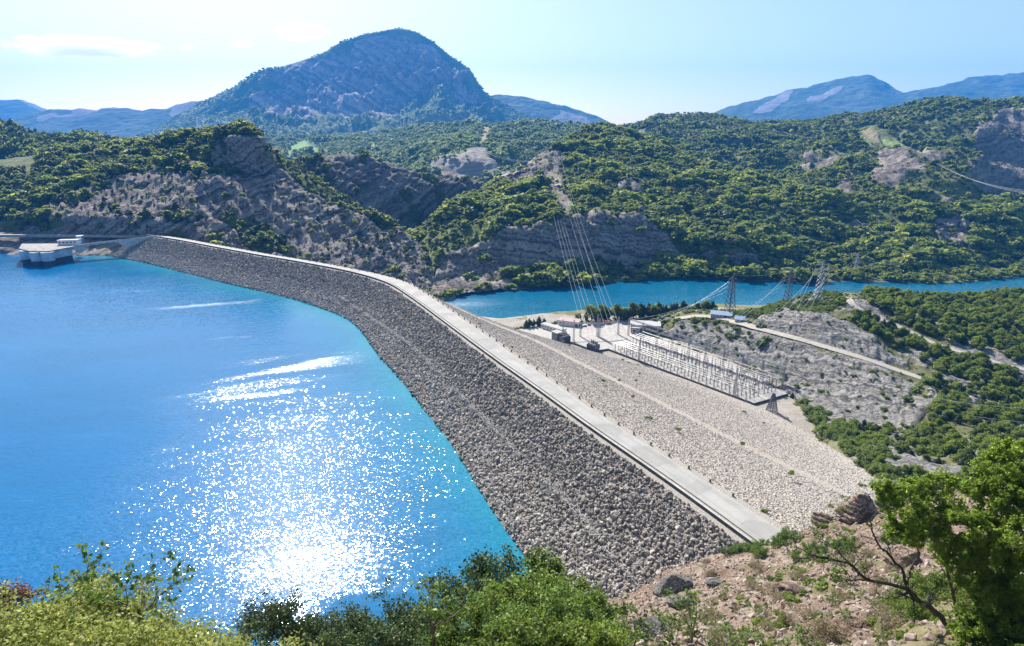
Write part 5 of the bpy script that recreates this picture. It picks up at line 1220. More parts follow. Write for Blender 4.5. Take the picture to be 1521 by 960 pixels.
# causeway from the dam end to the intake
ca = [onz(x, y, z) for x, y, z in [(109, 366.3, -3.2), (135, 362.8, -2.6), (165, 359, -1.8), (195, 355.8, -.9), (222, 352.8, -.1), (240, 352, 0)]]
cw = thing('causeway', 'pale road causeway with arched wall joining the dam to the intake works', 'causeway')
P = resample(np.array(ca), 50); T = np.gradient(P, axis=0)[:, :2]; T /= np.linalg.norm(T, axis=1)[:, None]; Nn = np.stack([-T[:, 1], T[:, 0]], 1)
if Nn[0, 1] < 0: Nn = -Nn
Q = P.copy(); Q[:, :2] += Nn * 7
def strip(name, A, B, mat, par): G = np.stack([A, B]); return np_obj(name, G.reshape(-1, 3), grid_faces(2, len(A)), mat, parent=par)
dz = np.array([0, 0, 1.]); tt = np.linspace(0, 1, 50)
strip('road_deck', P + dz * .01, Q, M_ASPH, cw)
low = P - dz * (1.2 + 6.5 * np.abs(np.sin(tt * math.pi * 1.0)) ** .1 * (sstep(.0, .12, np.abs(tt - .32) - .14)) * sstep(1.02, .7, tt))[:, None]
strip('side_wall', P + dz * .9, low, M_CONC, cw); Pi = P.copy(); Pi[:, :2] += Nn * .4
strip('wall_top', P + dz * .9, Pi + dz * .9, M_CONC, cw); strip('wall_back', Pi + dz * .9, Pi - dz * .3, M_CONC, cw)
# rock bank behind and beneath the causeway
xs = np.linspace(-560, -330, 120); G = []
for t in np.linspace(0, 1, 26):
    yy = np.interp(xs, [-560, -440, -400, -330], [575, 572, 566, 566]) + t * 60 - 4; zz = -19 + 17.0 * sstep(0, 1, t) ** .8
    G.append(np.stack([xs, yy, np.full_like(xs, zz)], 1))
G = np.array(G); G[..., 2] += (1.6 * fbm(G / 9., 4) + .9 * gully(G, 6, .8)) * np.linspace(1, .1, 26)[:, None]; G[..., 1] += 6 * fbm(G / 25. + 4, 3)
tag(np_obj('rock_bank', G.reshape(-1, 3), grid_faces(26, 120), MHILL, {k: np.zeros(26 * 120) for k in ('veg', 'field', 'dry')}, smooth=True), kind='structure')
sr = [np.array([x, y, -1.6]) for x, y in [(-900, 640), (-620, 612), (-520, 604), (-420, 603), (-370, 600), (-345, 596)]]
P = resample(np.array(sr), 40); Q = P + np.array([0, 9, .0]); strip('shore_road', P, Q, M_ASPH, None)['kind'] = 'structure'
wv = P.copy(); tag(strip('shore_wall', P + dz * .9, P - dz * 1.5, M_DECK, None), 'pale retaining wall of the shore road behind the intake works', 'wall')
# ------------------------------------------------------------------ trees and bushes of the near hill and the lake edge
M_LGREEN = foliage_mat('broad_leaves', [(.085, .12, .018), (.17, .225, .026), (.28, .33, .042)], .03, .55)
M_DGREEN = foliage_mat('dark_needles', [(.03, .048, .016), (.045, .07, .02), (.075, .105, .026)], .03, .2)
def tree_proto(name, kind, seed, mat, nleaf, lsize, body=.8):
    rng = np.random.default_rng(seed); t = thing(name, 'x y z w', 'tree')
    if kind == 'broad': cl = broad_clumps(rng, 8, .40, .22, .88, .19); th = .5
    elif kind == 'pine': cl = pine_clumps(rng, 9, .24); th = .8
    elif kind == 'cypress': cl = [(0, 0, .08 + .1 * k, .13 * (1 - (k / 10.) ** 2) + .02, 1.1) for k in range(10)]; th = .3
    else: cl = [(.34 * rng.normal() * .8, .34 * rng.normal() * .8, .2 + .3 * rng.random(), .24 + .16 * rng.random(), .8) for _ in range(8)]; th = .2
    m = MB(); m.tube([(0, 0, -.12), (.01, .01, th * .5), (.02 * rng.normal(), .02 * rng.normal(), th)], [.035, .028, .015], 6)
    for k in range(5):
        a = rng.random() * 6.28; z = th * (.4 + .6 * rng.random()); m.tube([(0, 0, z * .8), (.18 * math.cos(a), .18 * math.sin(a), z + .12)], [.015, .006], 4)
    m.build('trunk', M_BARK, t)
    V, F, L = crown_arrays(rng, cl, nleaf, lsize, body)
    np_obj('crown', V, F, mat, {'leaf': L}, parent=t); return reg(t)
PK = {'broad': [tree_proto('leafy_tree', 'broad', 300 + k, M_LGREEN, 900, .055) for k in range(5)],
      'pine': [tree_proto('pine_tree', 'pine', 320 + k, M_DGREEN, 800, .05) for k in range(3)],
      'cypress': [tree_proto('cypress', 'cypress', 330, M_DGREEN, 700, .045)],
      'bush': [tree_proto('bush', 'bush', 340 + k, M_BUSH, 700, .075) for k in range(4)]}
USED = set()
def plant(kind, loc, h, label, group, w=1.0, cat=None, rng=random):
    o = rng.choice(PK[kind])
    if o.name in USED: o = copy_tree(o)
    else: USED.add(o.name)
    o.location = loc; o.rotation_euler = (.05 * rng.gauss(0, 1), .05 * rng.gauss(0, 1), rng.random() * 6.28); o.scale = (h * w, h * w, h)
    o['label'] = label; o['category'] = cat or {'bush': 'bush'}.get(kind, 'tree'); o['group'] = group; return o
# lake-edge trees behind the switchyard
def vf(px, py): p = onz(px, py, ZP - .2); return (float(p[0]), float(p[1]), down(p[0], p[1], ['valley_floor']) - .1)
rr = random.Random(5)
plant('pine', vf(737, 486.5), 5.5, 'lone little conifer at the foot of the dam slope by the lake', None, .9)
for x, y, h in [(782, 487, 7.5), (787, 486, 8), (793, 485.5, 7), (801, 484.5, 9), (808, 484, 7)]: plant('pine', vf(x, y), h, 'dark conifer of the small clump between the dam and the white shed', 'conifers left of the white shed', 1.1)
for x, y, h in [(762, 489.5, 2), (768, 489, 2.5), (777, 488, 2.6), (748, 489, 1.8), (755, 488.5, 2), (812, 484, 2.4), (826, 481, 2.6), (833, 479.5, 3), (848, 477.5, 2.5), (851, 478, 3), (816, 484, 2), (822, 482, 2), (830, 480, 2.4), (836, 478.5, 2.4), (842, 478, 3)]: plant('bush', vf(x, y), h, 'low green bush on the lake edge behind the white shed', 'lake-edge bushes by the shed', 1.3)
plant('broad', vf(858, 478.5), 7.5, 'round bright green tree beside the tall dark cypress', None, 1.0)
plant('cypress', vf(871, 476.5), 11.5, 'tall narrow dark cypress at the lake edge', None, .75)
for k in range(40):
    x = 878 + 178 * (k / 39.) + rr.uniform(-3, 3); y = 476.0 - 10.0 * (k / 39.) + rr.uniform(-1.5, 1.0)
    plant('pine' if rr.random() < .65 else 'broad', vf(x, y), rr.uniform(8, 14.5), 'dark tree in the belt between the switchyard and the lake', 'tree belt along the lake', rr.uniform(.9, 1.2), 'tree', rr)
for k in range(22):
    x = 850 + 150 * (k / 21.) + rr.uniform(-4, 4); plant('bush', vf(x, 480 - 8.0 * (k / 21.) + rr.uniform(-1, 2)), rr.uniform(1.6, 3), 'light green bush under the belt of trees by the lake', 'bushes under the tree belt', 1.4, None, rr)
# the rocky hill
ZN = [  # polygon, spacing, height, kind weights (broad, pine, bush), label, group
    ([(1278, 438), (1300, 430), (1640, 410), (1640, 548), (1521, 543), (1440, 522), (1385, 502), (1345, 484), (1318, 466), (1285, 452)], 4.6, 6.6, (.75, .2, .05), 'leafy tree of the dense wood above the upper hill track', 'wood above the upper track'),
    ([(1270, 464), (1300, 478), (1345, 498), (1380, 514), (1450, 538), (1521, 560), (1640, 575), (1640, 600), (1400, 562), (1345, 530), (1300, 505), (1265, 480)], 4.2, 5.6, (.75, .2, .05), 'leafy tree in the strip below the upper hill track', 'trees below the upper track'),
    ([(1350, 556), (1400, 568), (1521, 575), (1700, 590), (1700, 760), (1521, 735), (1430, 712), (1425, 690), (1340, 660), (1395, 600), (1388, 576)], 4.4, 5.6, (.6, .3, .1), 'dark bushy tree on the shaded slope at the right below both tracks', 'trees of the shaded right slope'),
    ([(1060, 464), (1121, 462), (1175, 444), (1210, 434), (1240, 436), (1262, 446), (1240, 462), (1200, 464), (1160, 462), (1125, 472), (1085, 470)], 3.6, 3.4, (.5, .1, .4), 'sunny green bush on the crest round the pylons', 'bushes round the crest pylons'),
    ([(1000, 475), (1030, 470), (1065, 478), (1110, 492), (1140, 502), (1150, 515), (1120, 520), (1080, 505), (1040, 494), (1005, 488)], 3.4, 3.4, (.5, .1, .4), 'dark green bush on the hump between the sheds and the switchyard', 'bushes on the hump'),
    ([(1168, 588), (1185, 592), (1225, 615), (1262, 640), (1320, 672), (1345, 700), (1440, 720), (1400, 735), (1335, 720), (1300, 705), (1262, 682), (1230, 655), (1200, 625)], 3.2, 3.6, (.45, .15, .4), 'bright green bush in the gully along the right edge of the dam slope', 'bushes in the gully beside the dam'),
    ([(1270, 630), (1300, 625), (1345, 645), (1330, 665), (1400, 690), (1380, 700), (1300, 668)], 4.0, 4.2, (.6, .3, .1), 'green tree among the grey rocks at the foot of the hill', 'trees at the foot of the rock slope'),
    ([(1000, 490), (1180, 515), (1340, 560), (1350, 590), (1320, 640), (1180, 585), (1080, 540)], 10.5, 2.0, (.15, .1, .75), 'scattered small bush on the bare grey rock slope', 'scattered bushes on the rock slope'),
    ([(1122, 470), (1250, 474), (1340, 535), (1280, 530), (1190, 500)], 12, 1.8, (.1, .1, .8), 'small bush on the grey rock face above the lower track', 'bushes on the rock face')]
CAND = []
for zi, (poly, sp, hh, wts, lb, gr) in enumerate(ZN):
    g_ = np.random.default_rng(500 + zi)
    P, veg, nz, px, py = sample_layer('rocky_hill', 1 / sp ** 2, g_)
    k = inside(px, py, poly) & (seg_dist(px, py, [p[:2] for p in ROAD1], False) > 4.5) & (seg_dist(px, py, [p[:2] for p in ROAD2], False) > 4.0)
    P, veg, px, py = P[k], veg[k], px[k], py[k]
    keep = g_.random(len(P)) < np.where((veg > .4) | (sp > 8), 1, .35); P, px, py = P[keep], px[keep], py[keep]
    for q, x, y in zip(P, px, py):
        h = hh * g_.uniform(.6, 1.25); CAND.append((h / np.linalg.norm(q - np.array([0, 0, CAM_Z])) * (1 if -20 < x < 1541 else .2), q, h, zi))
CAND.sort(key=lambda c: -c[0]); print('hill plants', len(CAND))
rest = []; nbig = {'tree': 0, 'bush': 0}
for sc, q, h, zi in CAND:
    wts = ZN[zi][3]; kd = rr.choices(('broad', 'pine', 'bush'), wts)[0]
    if zi in (3, 4, 5, 7, 8) and kd == 'broad': kd = 'bush' if rr.random() < .7 else 'broad'
    kk = 'bush' if kd == 'bush' else 'tree'
    if nbig[kk] < 240 and sc > 0:
        nbig[kk] += 1
        lb, gr = ZN[zi][4], ZN[zi][5]
        word = {'broad': 'leafy tree', 'pine': 'pine', 'bush': 'bush'}[kd]
        for w_ in ('leafy tree', 'bushy tree', 'green tree', 'small bush', 'green bush', 'bush', 'tree'):
            if w_ in lb: lb = lb.replace(w_, word, 1); break
        plant(kd, (q[0], q[1], q[2] - .12 * h), h, lb, gr + ' (%s)' % word, rr.uniform(.95, 1.3), None, rr)
    else: rest.append((q, h, kd))
C_NEAR = bpy.data.collections.new('hill_growth')
for n_, k in (('a', 'broad'), ('b', 'pine'), ('c', 'bush')):
    for j, o in enumerate(PK[k][:3]):
        C_NEAR.objects.link(bpy.data.objects.new('hill_%s_%d' % (n_, j), [c for c in o.children if c.name.startswith('crown')][0].data))
if rest:
    P = np.array([r_[0] for r_ in rest]); h = np.array([r_[1] for r_ in rest]); n = len(P); I = np.array([{'broad': 0, 'pine': 3, 'bush': 6}[r_[2]] for r_ in rest]) + RNG.integers(0, 3, n)
    scatter('hill_woodland', P - np.array([0, 0, .1]) * h[:, None], np.stack([h * 1.1, h * 1.1, h], 1), np.stack([0 * h, 0 * h, RNG.random(n) * 6.28], 1), I, C_NEAR); print('rest', n)
wood('hill_scrub', 'rocky_hill', 4.2, 1.5, 44, C_SHRUB, rockp=.12, rscale=.7, wide=1.3, thin=.3, pick=lambda r_, n, g, v: r_.integers(0, 4, n), keepout=[[(p[0], p[1] - 4) for p in ROAD1] + [(p[0], p[1] + 4) for p in ROAD1[::-1]], [(p[0], p[1] - 4) for p in ROAD2] + [(p[0], p[1] + 4) for p in ROAD2[::-1]]])

# ------------------------------------------------------------------ foreground: leaf by leaf
M_FG_Y = foliage_mat('yellow_green_leaves', [(.15, .19, .035), (.23, .265, .055), (.34, .36, .10)], .2, .5, .5, .35)
M_FG_G = foliage_mat('mid_green_leaves', [(.065, .11, .02), (.10, .165, .025), (.16, .24, .04)], .2, .45, .45, .3)
M_FG_D = foliage_mat('dark_green_leaves', [(.035, .06, .016), (.05, .085, .02), (.08, .12, .03)], .2, .35, .5, .25)
M_FG_B = foliage_mat('bright_green_leaves', [(.13, .19, .028), (.21, .295, .042), (.30, .38, .065)], .2, .72, .45, .3)
M_FG_C = foliage_mat('broad_green_leaves', [(.07, .11, .018), (.115, .17, .026), (.19, .25, .04)], .2, .55, .4, .3)
M_FG_R = foliage_mat('reddish_leaves', [(.16, .06, .04), (.20, .08, .05), (.24, .14, .06)], .2, .3)
M_STRAW = foliage_mat('dry_straw', [(.20, .15, .09), (.27, .21, .12), (.22, .20, .09)], .3, .3)
M_TWIG = simple_mat('grey_twig', (.15, .12, .10), .9, .35, 8.)
M_DRYT = simple_mat('dry_twig', (.24, .19, .15), .9, .3, 8.)
def sprout(m, rng, p, d, L, r, depth, tips, bend=.35, split=3, grav=.0):
    """a branch that forks; collects twig tips"""
    p = np.array(p, float); d = np.array(d, float); pts = [p.copy()]; n = 4
    for k in range(n):
        d = d + bend * .5 * rng.normal(size=3) + np.array([0, 0, grav]); d /= np.linalg.norm(d); p = p + d * L / n; pts.append(p.copy())
        if depth <= 1: tips.append((p.copy(), d.copy()))
    m.tube(pts, list(np.linspace(r, r * .55, n + 1)), 5 if r > .03 else 3)
    if depth > 0:
        for k in range(split):
            i = rng.integers(2, n + 1); dd = d + .75 * rng.normal(size=3); dd /= np.linalg.norm(dd)
            sprout(m, rng, pts[i], dd, L * (.55 + .25 * rng.random()), r * .55, depth - 1, tips, bend, split, grav)
    else: tips.append((p, d))
def leafy(name, seed, mat, h, w, nleaf, lsize, stems=5, depth=3, spread=.35, dense=1.0, twig=None, up=.9, split=3):
    """a shrub of real stems and leaves, about h tall and w wide"""
    rng = np.random.default_rng(seed); t = thing(name, 'x y z w', 'shrub'); m = MB(); tips = []
    for k in range(stems):
        a = 6.28 * (k + rng.random() * .6) / stems; d = np.array([math.cos(a) * w * .5, math.sin(a) * w * .5, h * up]); d /= np.linalg.norm(d)
        sprout(m, rng, (rng.normal() * .08, rng.normal() * .08, -.3), d, h * .52, .022 * h ** .7, depth, tips, .4, split)
    m.build('stems', twig or M_TWIG, t)
    T = np.array([q[0] for q in tips]); ok = T[:, 2] > .1; T = T[ok]
    k = rng.integers(0, len(T), nleaf); C = T[k] + spread * rng.normal(size=(nleaf, 3)) * np.array([1, 1, .8]) * .5
    nn = rng.normal(size=(nleaf, 3)) + np.array([0, 0, .9]); nn /= np.linalg.norm(nn, axis=1)[:, None]
    V, F = leaf_quads(C, nn, lsize * (.6 + .8 * rng.random(nleaf)), rng, 1.7)
    np_obj('leaves', V, F, mat, {'leaf': rng.random(nleaf) ** 2.5}, parent=t); return reg(t)
FG = {'yellow': [leafy('leafy_shrub', 600 + k, M_FG_Y, 3.2, 3.6, 9000, .085, 6, 3, .5) for k in range(3)],
      'green': [leafy('leafy_shrub', 610 + k, M_FG_G, 4.6, 3.6, 8000, .13, 6, 3, .55) for k in range(3)],
      'dark': [leafy('dark_shrub', 620 + k, M_FG_D, 5.0, 3.0, 9000, .12, 6, 3, .5, up=1.3) for k in range(3)],
      'bright': [leafy('leafy_shrub', 630 + k, M_FG_C, 4.0, 3.6, 5600, .15, 6, 3, .40) for k in range(3)],
      'sparse': [leafy('twiggy_shrub', 640 + k, M_FG_G, 3.6, 3.0, 500, .15, 4, 3, .15) for k in range(3)],
      'red': [leafy('reddish_shrub', 650, M_FG_R, 2.0, 2.0, 2500, .09, 5, 3, .35)],
      'dry': [leafy('dry_shrub', 660 + k, M_STRAW, 1.4, 1.8, 900, .06, 12, 3, .16, twig=M_DRYT) for k in range(2)]}
FGH = {'yellow': 3.2, 'green': 4.6, 'dark': 5.0, 'bright': 4.0, 'sparse': 3.6, 'red': 2.0, 'dry': 1.4}
def fg(kind, px, ytop, Y, s, label, group=None, j=None):
    """shrub whose top reaches the given height in the view, rooted in the hillside below"""
    o = FG[kind][(j if j is not None else rr.randrange(9)) % len(FG[kind])]
    if o.name in USED: o = copy_tree(o)
    else: USED.add(o.name)
    top = at(px, ytop, Y); g = down(float(top[0]), float(top[1]), ['hillside']); H = FGH[kind] * s * 1.05
    z = float(top[2]) - H
    o.location = (float(top[0]), float(top[1]), min(z, 1e9)); o.rotation_euler = (0, 0, rr.random() * 6.28); o.scale = (s, s, s)
    o['label'] = label; o['category'] = 'shrub'
    if group: o['group'] = group
    if g is not None and z - g > .5:      # stands on a stem that reaches the slope
        m = MB(); m.tube([(0, 0, (g - z) / s - .4), (.05, .03, -.1), (0, 0, .5)], [.12, .09, .06], 6); m.build('lower_stem', M_BARK, o)
    return o, g, z
for q in [(20, 885, 17, 1.0), (70, 872, 19, 1.0), (95, 850, 20, 1.1), (140, 868, 21, 1.05), (185, 900, 20, .95), (235, 918, 20, .95), (285, 925, 20, .95), (340, 935, 20, .9), (385, 938, 19, .9), (440, 950, 19, .9), (-30, 880, 16, 1.0), (60, 925, 15, .9), (150, 935, 15, .9), (250, 950, 15, .85)]:
    print('y', fg('yellow', q[0], q[1] + (34 if q[0] > 320 else 14), q[2], q[3], 'dense yellow-green small-leaved shrub in the lower left corner of the view above the reservoir', 'yellow-green shrubs above the reservoir')[1:])
fg('red', 6, 866, 18, .55, 'reddish-brown shrub top at the left edge beside the yellow-green shrubs')
fg('sparse', 88, 822, 21, 1.0, 'thin dark-leaved shoots rising above the yellow-green shrubs at far left', None, 0)
fg('sparse', 185, 812, 20, .9, 'two long bare-stemmed twigs with leaf tufts in front of the blue water', None, 1)
fg('dark', 388, 898, 30, .8, 'dark-topped rounded shrub alone in front of the bright glitter', None, 0)
for q in [(462, 918, 40, .9), (490, 915, 42, 1.0), (518, 918, 42, .95)]: fg('dark', *q, 'dark conical shrub of the trio below the calm blue patch', 'trio of dark shrubs below the calm water')
for q in [(575, 915, 38, 1.0), (612, 898, 40, 1.1), (650, 905, 40, 1.05), (600, 935, 34, 1.0)]: fg('dark', *q, 'rounded dark green shrub left of the tall dark one at the bottom centre', 'rounded dark shrubs at the bottom')
fg('dark', 706, 838, 52, 1.75, 'tallest dark green shrub against the water at the bottom centre', None, 1)
fg('sparse', 640, 852, 30, 1.1, 'bare forked grey branches with few leaves in front of the water', None, 2)
for q in [(745, 868, 46, 1.1), (770, 892, 40, 1.0)]: fg('green', *q, 'mid green shrub between the tall dark one and the bright broad-leaved one', 'mid green shrubs at the bottom')
for q in [(772, 852, 44, 1.2), (815, 880, 36, 1.0), (742, 915, 33, .95), (880, 905, 33, .9), (690, 935, 30, .9)]: fg('green', *q, 'shadowy mid green shrub among the bright broad-leaved ones by the rockfill', 'shadowy shrubs by the rockfill')  # darker leaf colour stands in for shade inside the bright clump
for q in [(800, 836, 42, 1.35), (842, 862, 38, 1.15), (780, 912, 31, .95), (868, 893, 35, .9), (706, 928, 30, .9), (838, 930, 28, .9), (905, 930, 28, .8), (745, 945, 27, .8)]: fg('bright', *q, 'bright broad-leaved green shrub at the foot of the reservoir rockfill', 'bright broad-leaved shrubs by the rockfill')
for q in [(905, 880, 38, 1.2), (940, 905, 34, 1.1), (1000, 918, 36, 1.0), (1035, 880, 46, 1.2)]: fg('sparse', *q, 'thin twiggy shrub with sparse leaves beside the pale boulders', 'twiggy shrubs by the pale boulders')
for q in [(1090, 925, 40, .9), (1150, 930, 40, .9), (1210, 930, 40, .9), (1250, 945, 36, .9)]: fg('sparse', *q, 'sparse leafy sapling on the reddish scree', 'saplings on the reddish scree')
# small growth standing on the scree
def on_slope(kind, px, py, s, label, group, j=None):
    h = hit(px, py, ['hillside'])[0]; o = FG[kind][(j if j is not None else rr.randrange(9)) % len(FG[kind])]
    if o.name in USED: o = copy_tree(o)
    else: USED.add(o.name)
    o.location = (h.x, h.y, h.z - .1); o.rotation_euler = (0, 0, rr.random() * 6.28); o.scale = (s, s, s); o['label'] = label; o['category'] = 'shrub'; o['group'] = group; return o
for k in range(48): on_slope('dry', rr.uniform(1010, 1345), rr.uniform(825, 960), rr.uniform(.7, 1.7), 'small dry brown shrub on the reddish scree', 'dry shrubs on the scree')
for k in range(10): on_slope('green', rr.uniform(1120, 1330), rr.uniform(775, 850), rr.uniform(.35, .7), 'low green shrub among the rocks near the end of the dam road', 'low shrubs by the road end')
for x, y, s in [(1092, 822, .5), (1106, 818, .45), (1120, 818, .5), (1080, 825, .4), (1300, 760, .8), (1320, 752, .9), (1345, 745, .9), (1280, 770, .6)]: on_slope('green', x, y, s, 'low green shrub among the rocks near the end of the dam road', 'low shrubs by the road end')
for k in range(30): on_slope('sparse', rr.uniform(1020, 1345), rr.uniform(835, 958), rr.uniform(.3, .65), 'thin leafy sapling standing on the reddish scree', 'saplings on the reddish scree')
for k in range(16): on_slope('green', 1085 + 6.5 * k + rr.uniform(-3, 3), 822 - 1.6 * k + rr.uniform(-4, 5), rr.uniform(.18, .4), 'low green shrub among the rocks near the end of the dam road', 'low shrubs by the road end')
for k in range(10): on_slope('bright', rr.uniform(1330, 1521), rr.uniform(880, 960), rr.uniform(.5, .9), 'leafy shrub under the big tree at the lower right', 'shrubs under the big tree')

# ------------------------------------------------------------------ the bare-branched tree and the big leafy tree at the right
def poly3(pts): return [at(*p) for p in pts]
bt = thing('gnarled_tree', 'gnarled dark tree with mostly bare spreading branches leaning over the scree', 'tree', tuple(at(1412, 930, 37)))
bo = np.array(bt.location); g_ = np.random.default_rng(71); m = MB(); tips = []
def limb(pts, r0, r1, sub=3, L=1.0):
    P = resample(np.array(poly3(pts)) - bo, 14); P += .05 * g_.normal(size=P.shape)
    m.tube(list(P), list(np.linspace(r0, r1, 14)), 6)
    for k in range(sub):
        i = g_.integers(4, 14); d = (P[min(i + 1, 13)] - P[i - 1]); d /= np.linalg.norm(d) + 1e-9; d = d + .7 * g_.normal(size=3) + np.array([0, 0, .3]); d /= np.linalg.norm(d)
        sprout(m, g_, P[i], d, L * (.6 + .8 * g_.random()), r1 * .9, 2, tips, .5, 3)
limb([(1418, 945, 37), (1395, 912, 37), (1365, 893, 36.5), (1347, 875, 36)], .22, .17, 2)
limb([(1347, 875, 36), (1320, 868, 36), (1290, 862, 35.5), (1262, 838, 35), (1225, 828, 34.5), (1195, 822, 34)], .15, .05, 10, 1.3)
limb([(1290, 862, 35.5), (1262, 862, 35), (1235, 855, 34.5)], .08, .03, 5, 1.1)
limb([(1347, 875, 36), (1342, 850, 36), (1320, 822, 36.5), (1298, 800, 37), (1292, 775, 37)], .12, .04, 8, 1.2)
limb([(1347, 875, 36), (1352, 845, 36.5), (1364, 828, 37), (1362, 800, 37.5)], .10, .035, 6, 1.1)
limb([(1365, 893, 36.5), (1340, 885, 36), (1310, 890, 35.5)], .08, .03, 5, 1.0)
limb([(1262, 838, 35), (1240, 812, 34.5), (1215, 800, 34.5)], .05, .02, 7, 1.1)
m.build('branches', simple_mat('dark_bark', (.055, .045, .04), .9, .35, 4., .02), bt)
T = np.array([t_[0] for t_ in tips]); n = 2600; k = g_.integers(0, len(T), n); C = T[k] + .12 * g_.normal(size=(n, 3)); wl_ = (proj(C + bo)[0] < 1262) | (g_.random(n) < .12); C = C[wl_]; n = len(C)
nn = g_.normal(size=(n, 3)) + np.array([0, 0, .8]); nn /= np.linalg.norm(nn, axis=1)[:, None]
V, F = leaf_quads(C, nn, .10 * (.6 + .8 * g_.random(n)), g_); np_obj('leaves', V, F, M_FG_G, {'leaf': g_.random(n) ** 2}, parent=bt)
lt = thing('leafy_tree', 'big bright green broad-leaved tree filling the lower right edge', 'tree', tuple(at(1440, 985, 33))); lo = np.array(lt.location); m = MB(); tips = []
limbs = [[(1440, 985, 33), (1425, 930, 33.5), (1415, 880, 34), (1400, 820, 34)], [(1415, 880, 34), (1440, 820, 34.5), (1470, 760, 35), (1490, 700, 35)], [(1400, 820, 34), (1385, 800, 34), (1375, 790, 34), (1360, 770, 33)], [(1425, 930, 33.5), (1480, 880, 33), (1530, 830, 32.5), (1580, 780, 33)], [(1400, 820, 34), (1410, 780, 35), (1400, 745, 35.5), (1370, 735, 35)]]
for k, q in enumerate(limbs):
    P = resample(np.array(poly3(q)) - lo, 12); m.tube(list(P), list(np.linspace(.2 if k == 0 else .11, .05, 12)), 6)
    for j in range(5): d = g_.normal(size=3) + np.array([0, 0, .6]); d /= np.linalg.norm(d); sprout(m, g_, P[g_.integers(5, 12)], d, 1.6, .04, 2, tips, .4, 3)
m.build('trunk', M_BARK, lt)
CR = [(1330, 735, 34, 1.0), (1365, 725, 35, .9), (1350, 765, 33, 1.15), (1385, 755, 34, 1.3), (1420, 780, 33, 1.4), (1400, 720, 35.5, 1.0), (1370, 795, 33, 1.1), (1340, 790, 32.5, .8), (1420, 820, 33, 1.3), (1455, 740, 35, 1.3), (1450, 790, 33, 1.5), (1490, 700, 35.5, 1.4), (1515, 675, 36, 1.4), (1470, 715, 35, 1.0), (1500, 750, 34, 1.6), (1540, 730, 35, 1.8), (1480, 830, 32.5, 1.6), (1520, 800, 32, 1.7), (1530, 860, 31, 1.8), (1480, 880, 31.5, 1.4), (1445, 855, 32, 1.2), (1500, 920, 30.5, 1.5), (1550, 930, 30, 1.7), (1445, 930, 30.5, 1.1), (1470, 965, 29.5, 1.3), (1530, 975, 29, 1.5), (1310, 700 + 20, 34.5, .6), (1590, 680, 35, 1.9), (1600, 800, 32, 2.0)]
Vs, Fs, Ls, off_n = [], [], [], 0
for x, y, Y, r_ in CR:
    c = at(x, y, Y) - lo; k = int(7600 * r_ ** 2); d = g_.normal(size=(k, 3)); d /= np.linalg.norm(d, axis=1)[:, None]
    lump = 1 + .35 * fbm(d * 2.2 + x, 2); rad = r_ * lump * (.55 + .5 * g_.random(k) ** .6); C = c + d * rad[:, None] * np.array([1.1, 1.1, .8])
    kp = g_.random(k) < sstep(.04, .24, fbm((C + lo) / .95, 3)); C = C[kp]; d = d[kp]; k = len(C)
    nn = d * .5 + g_.normal(size=(k, 3)) * .7 + np.array([0, 0, .6]); nn /= np.linalg.norm(nn, axis=1)[:, None]
    v, f = leaf_quads(C, nn, .105 * (.6 + .8 * g_.random(k)), g_, 1.5); Vs.append(v); Fs.append(f + off_n); Ls.append(g_.random(k) ** 2.5); off_n += len(v)
np_obj('crown', np.concatenate(Vs), np.concatenate(Fs), M_FG_B, {'leaf': np.concatenate(Ls)}, parent=lt)

# ------------------------------------------------------------------ boulders, scree stones, driftwood
M_BOULD = terrain_mat('pale_boulder', (.10, .094, .09), (.40, .38, .36), (.1, .1, .04), (.2, .18, .1), 1.1, strata=(.7, .3, .7), bump=1.3, warpk=3.0); M_REDR = terrain_mat('reddish_outcrop', (.12, .072, .05), (.48, .375, .305), (.1, .1, .04), (.2, .18, .1), 1.4, strata=(.2, .3, .8), bump=1.2)
def boulder(label, px, py, size, seed, mat, cat='boulder', sq=.75, z0=.0, strat=0):
    h = hit(px, py, ['hillside'])[0]; V, F = ICO2; bm = bmesh.new(); bmesh.ops.create_icosphere(bm, subdivisions=5, radius=1); V = np.array([v.co[:] for v in bm.verts]); F = np.array([[v.index for v in f.verts] for f in bm.faces]); bm.free()
    r_ = 1 + .35 * ridged(V * .9 + seed, 3) + .2 * ridged(V * 2.6 + seed, 4); rg = np.random.default_rng(seed)
    for _ in range(16):                     # broken faces
        d = rg.normal(size=3); d /= np.linalg.norm(d); k = .5 + .3 * rg.random(); pr = (V * r_[:, None]) @ d; r_ = np.where(pr > k, r_ * k / np.maximum(pr, 1e-6), r_)
    r_ = r_ + .10 * ridged(V * 5 + seed, 4)
    V = V * r_[:, None] * np.array([1.1, .9, sq]) * size
    if strat: V += (stepz(V + h, 1.1, (.25, .3), .4, 4.) * 1.0)[:, None] * V / np.linalg.norm(V, axis=1)[:, None]
    o = np_obj('boulder' if cat == 'boulder' else 'rock_outcrop', V, F, mat, {k: np.zeros(len(V)) for k in ('veg', 'field', 'dry')}); o.location = (h.x, h.y, h.z + size * .2 + z0); tag(o, label, cat); return o
boulder('tall pale grey boulder standing at the lower end of the rockfill', 1000, 880, 4.2, 11, M_BOULD, sq=1.1)
boulder('pale grey boulder leaning below the tall one among twiggy shrubs', 1015, 905, 2.6, 12, M_BOULD, sq=.9)
boulder('long white-grey slab on the scree right of the tall boulder', 1062, 868, 2.0, 13, M_BOULD, sq=.5)
boulder('rough grey boulder half hidden by shrubs at the bottom', 975, 940, 2.2, 14, M_BOULD)
boulder('reddish layered rock outcrop with a dark overhang above the dam road end', 1268, 772, 5.2, 21, M_REDR, 'outcrop', .75, .8, 1)
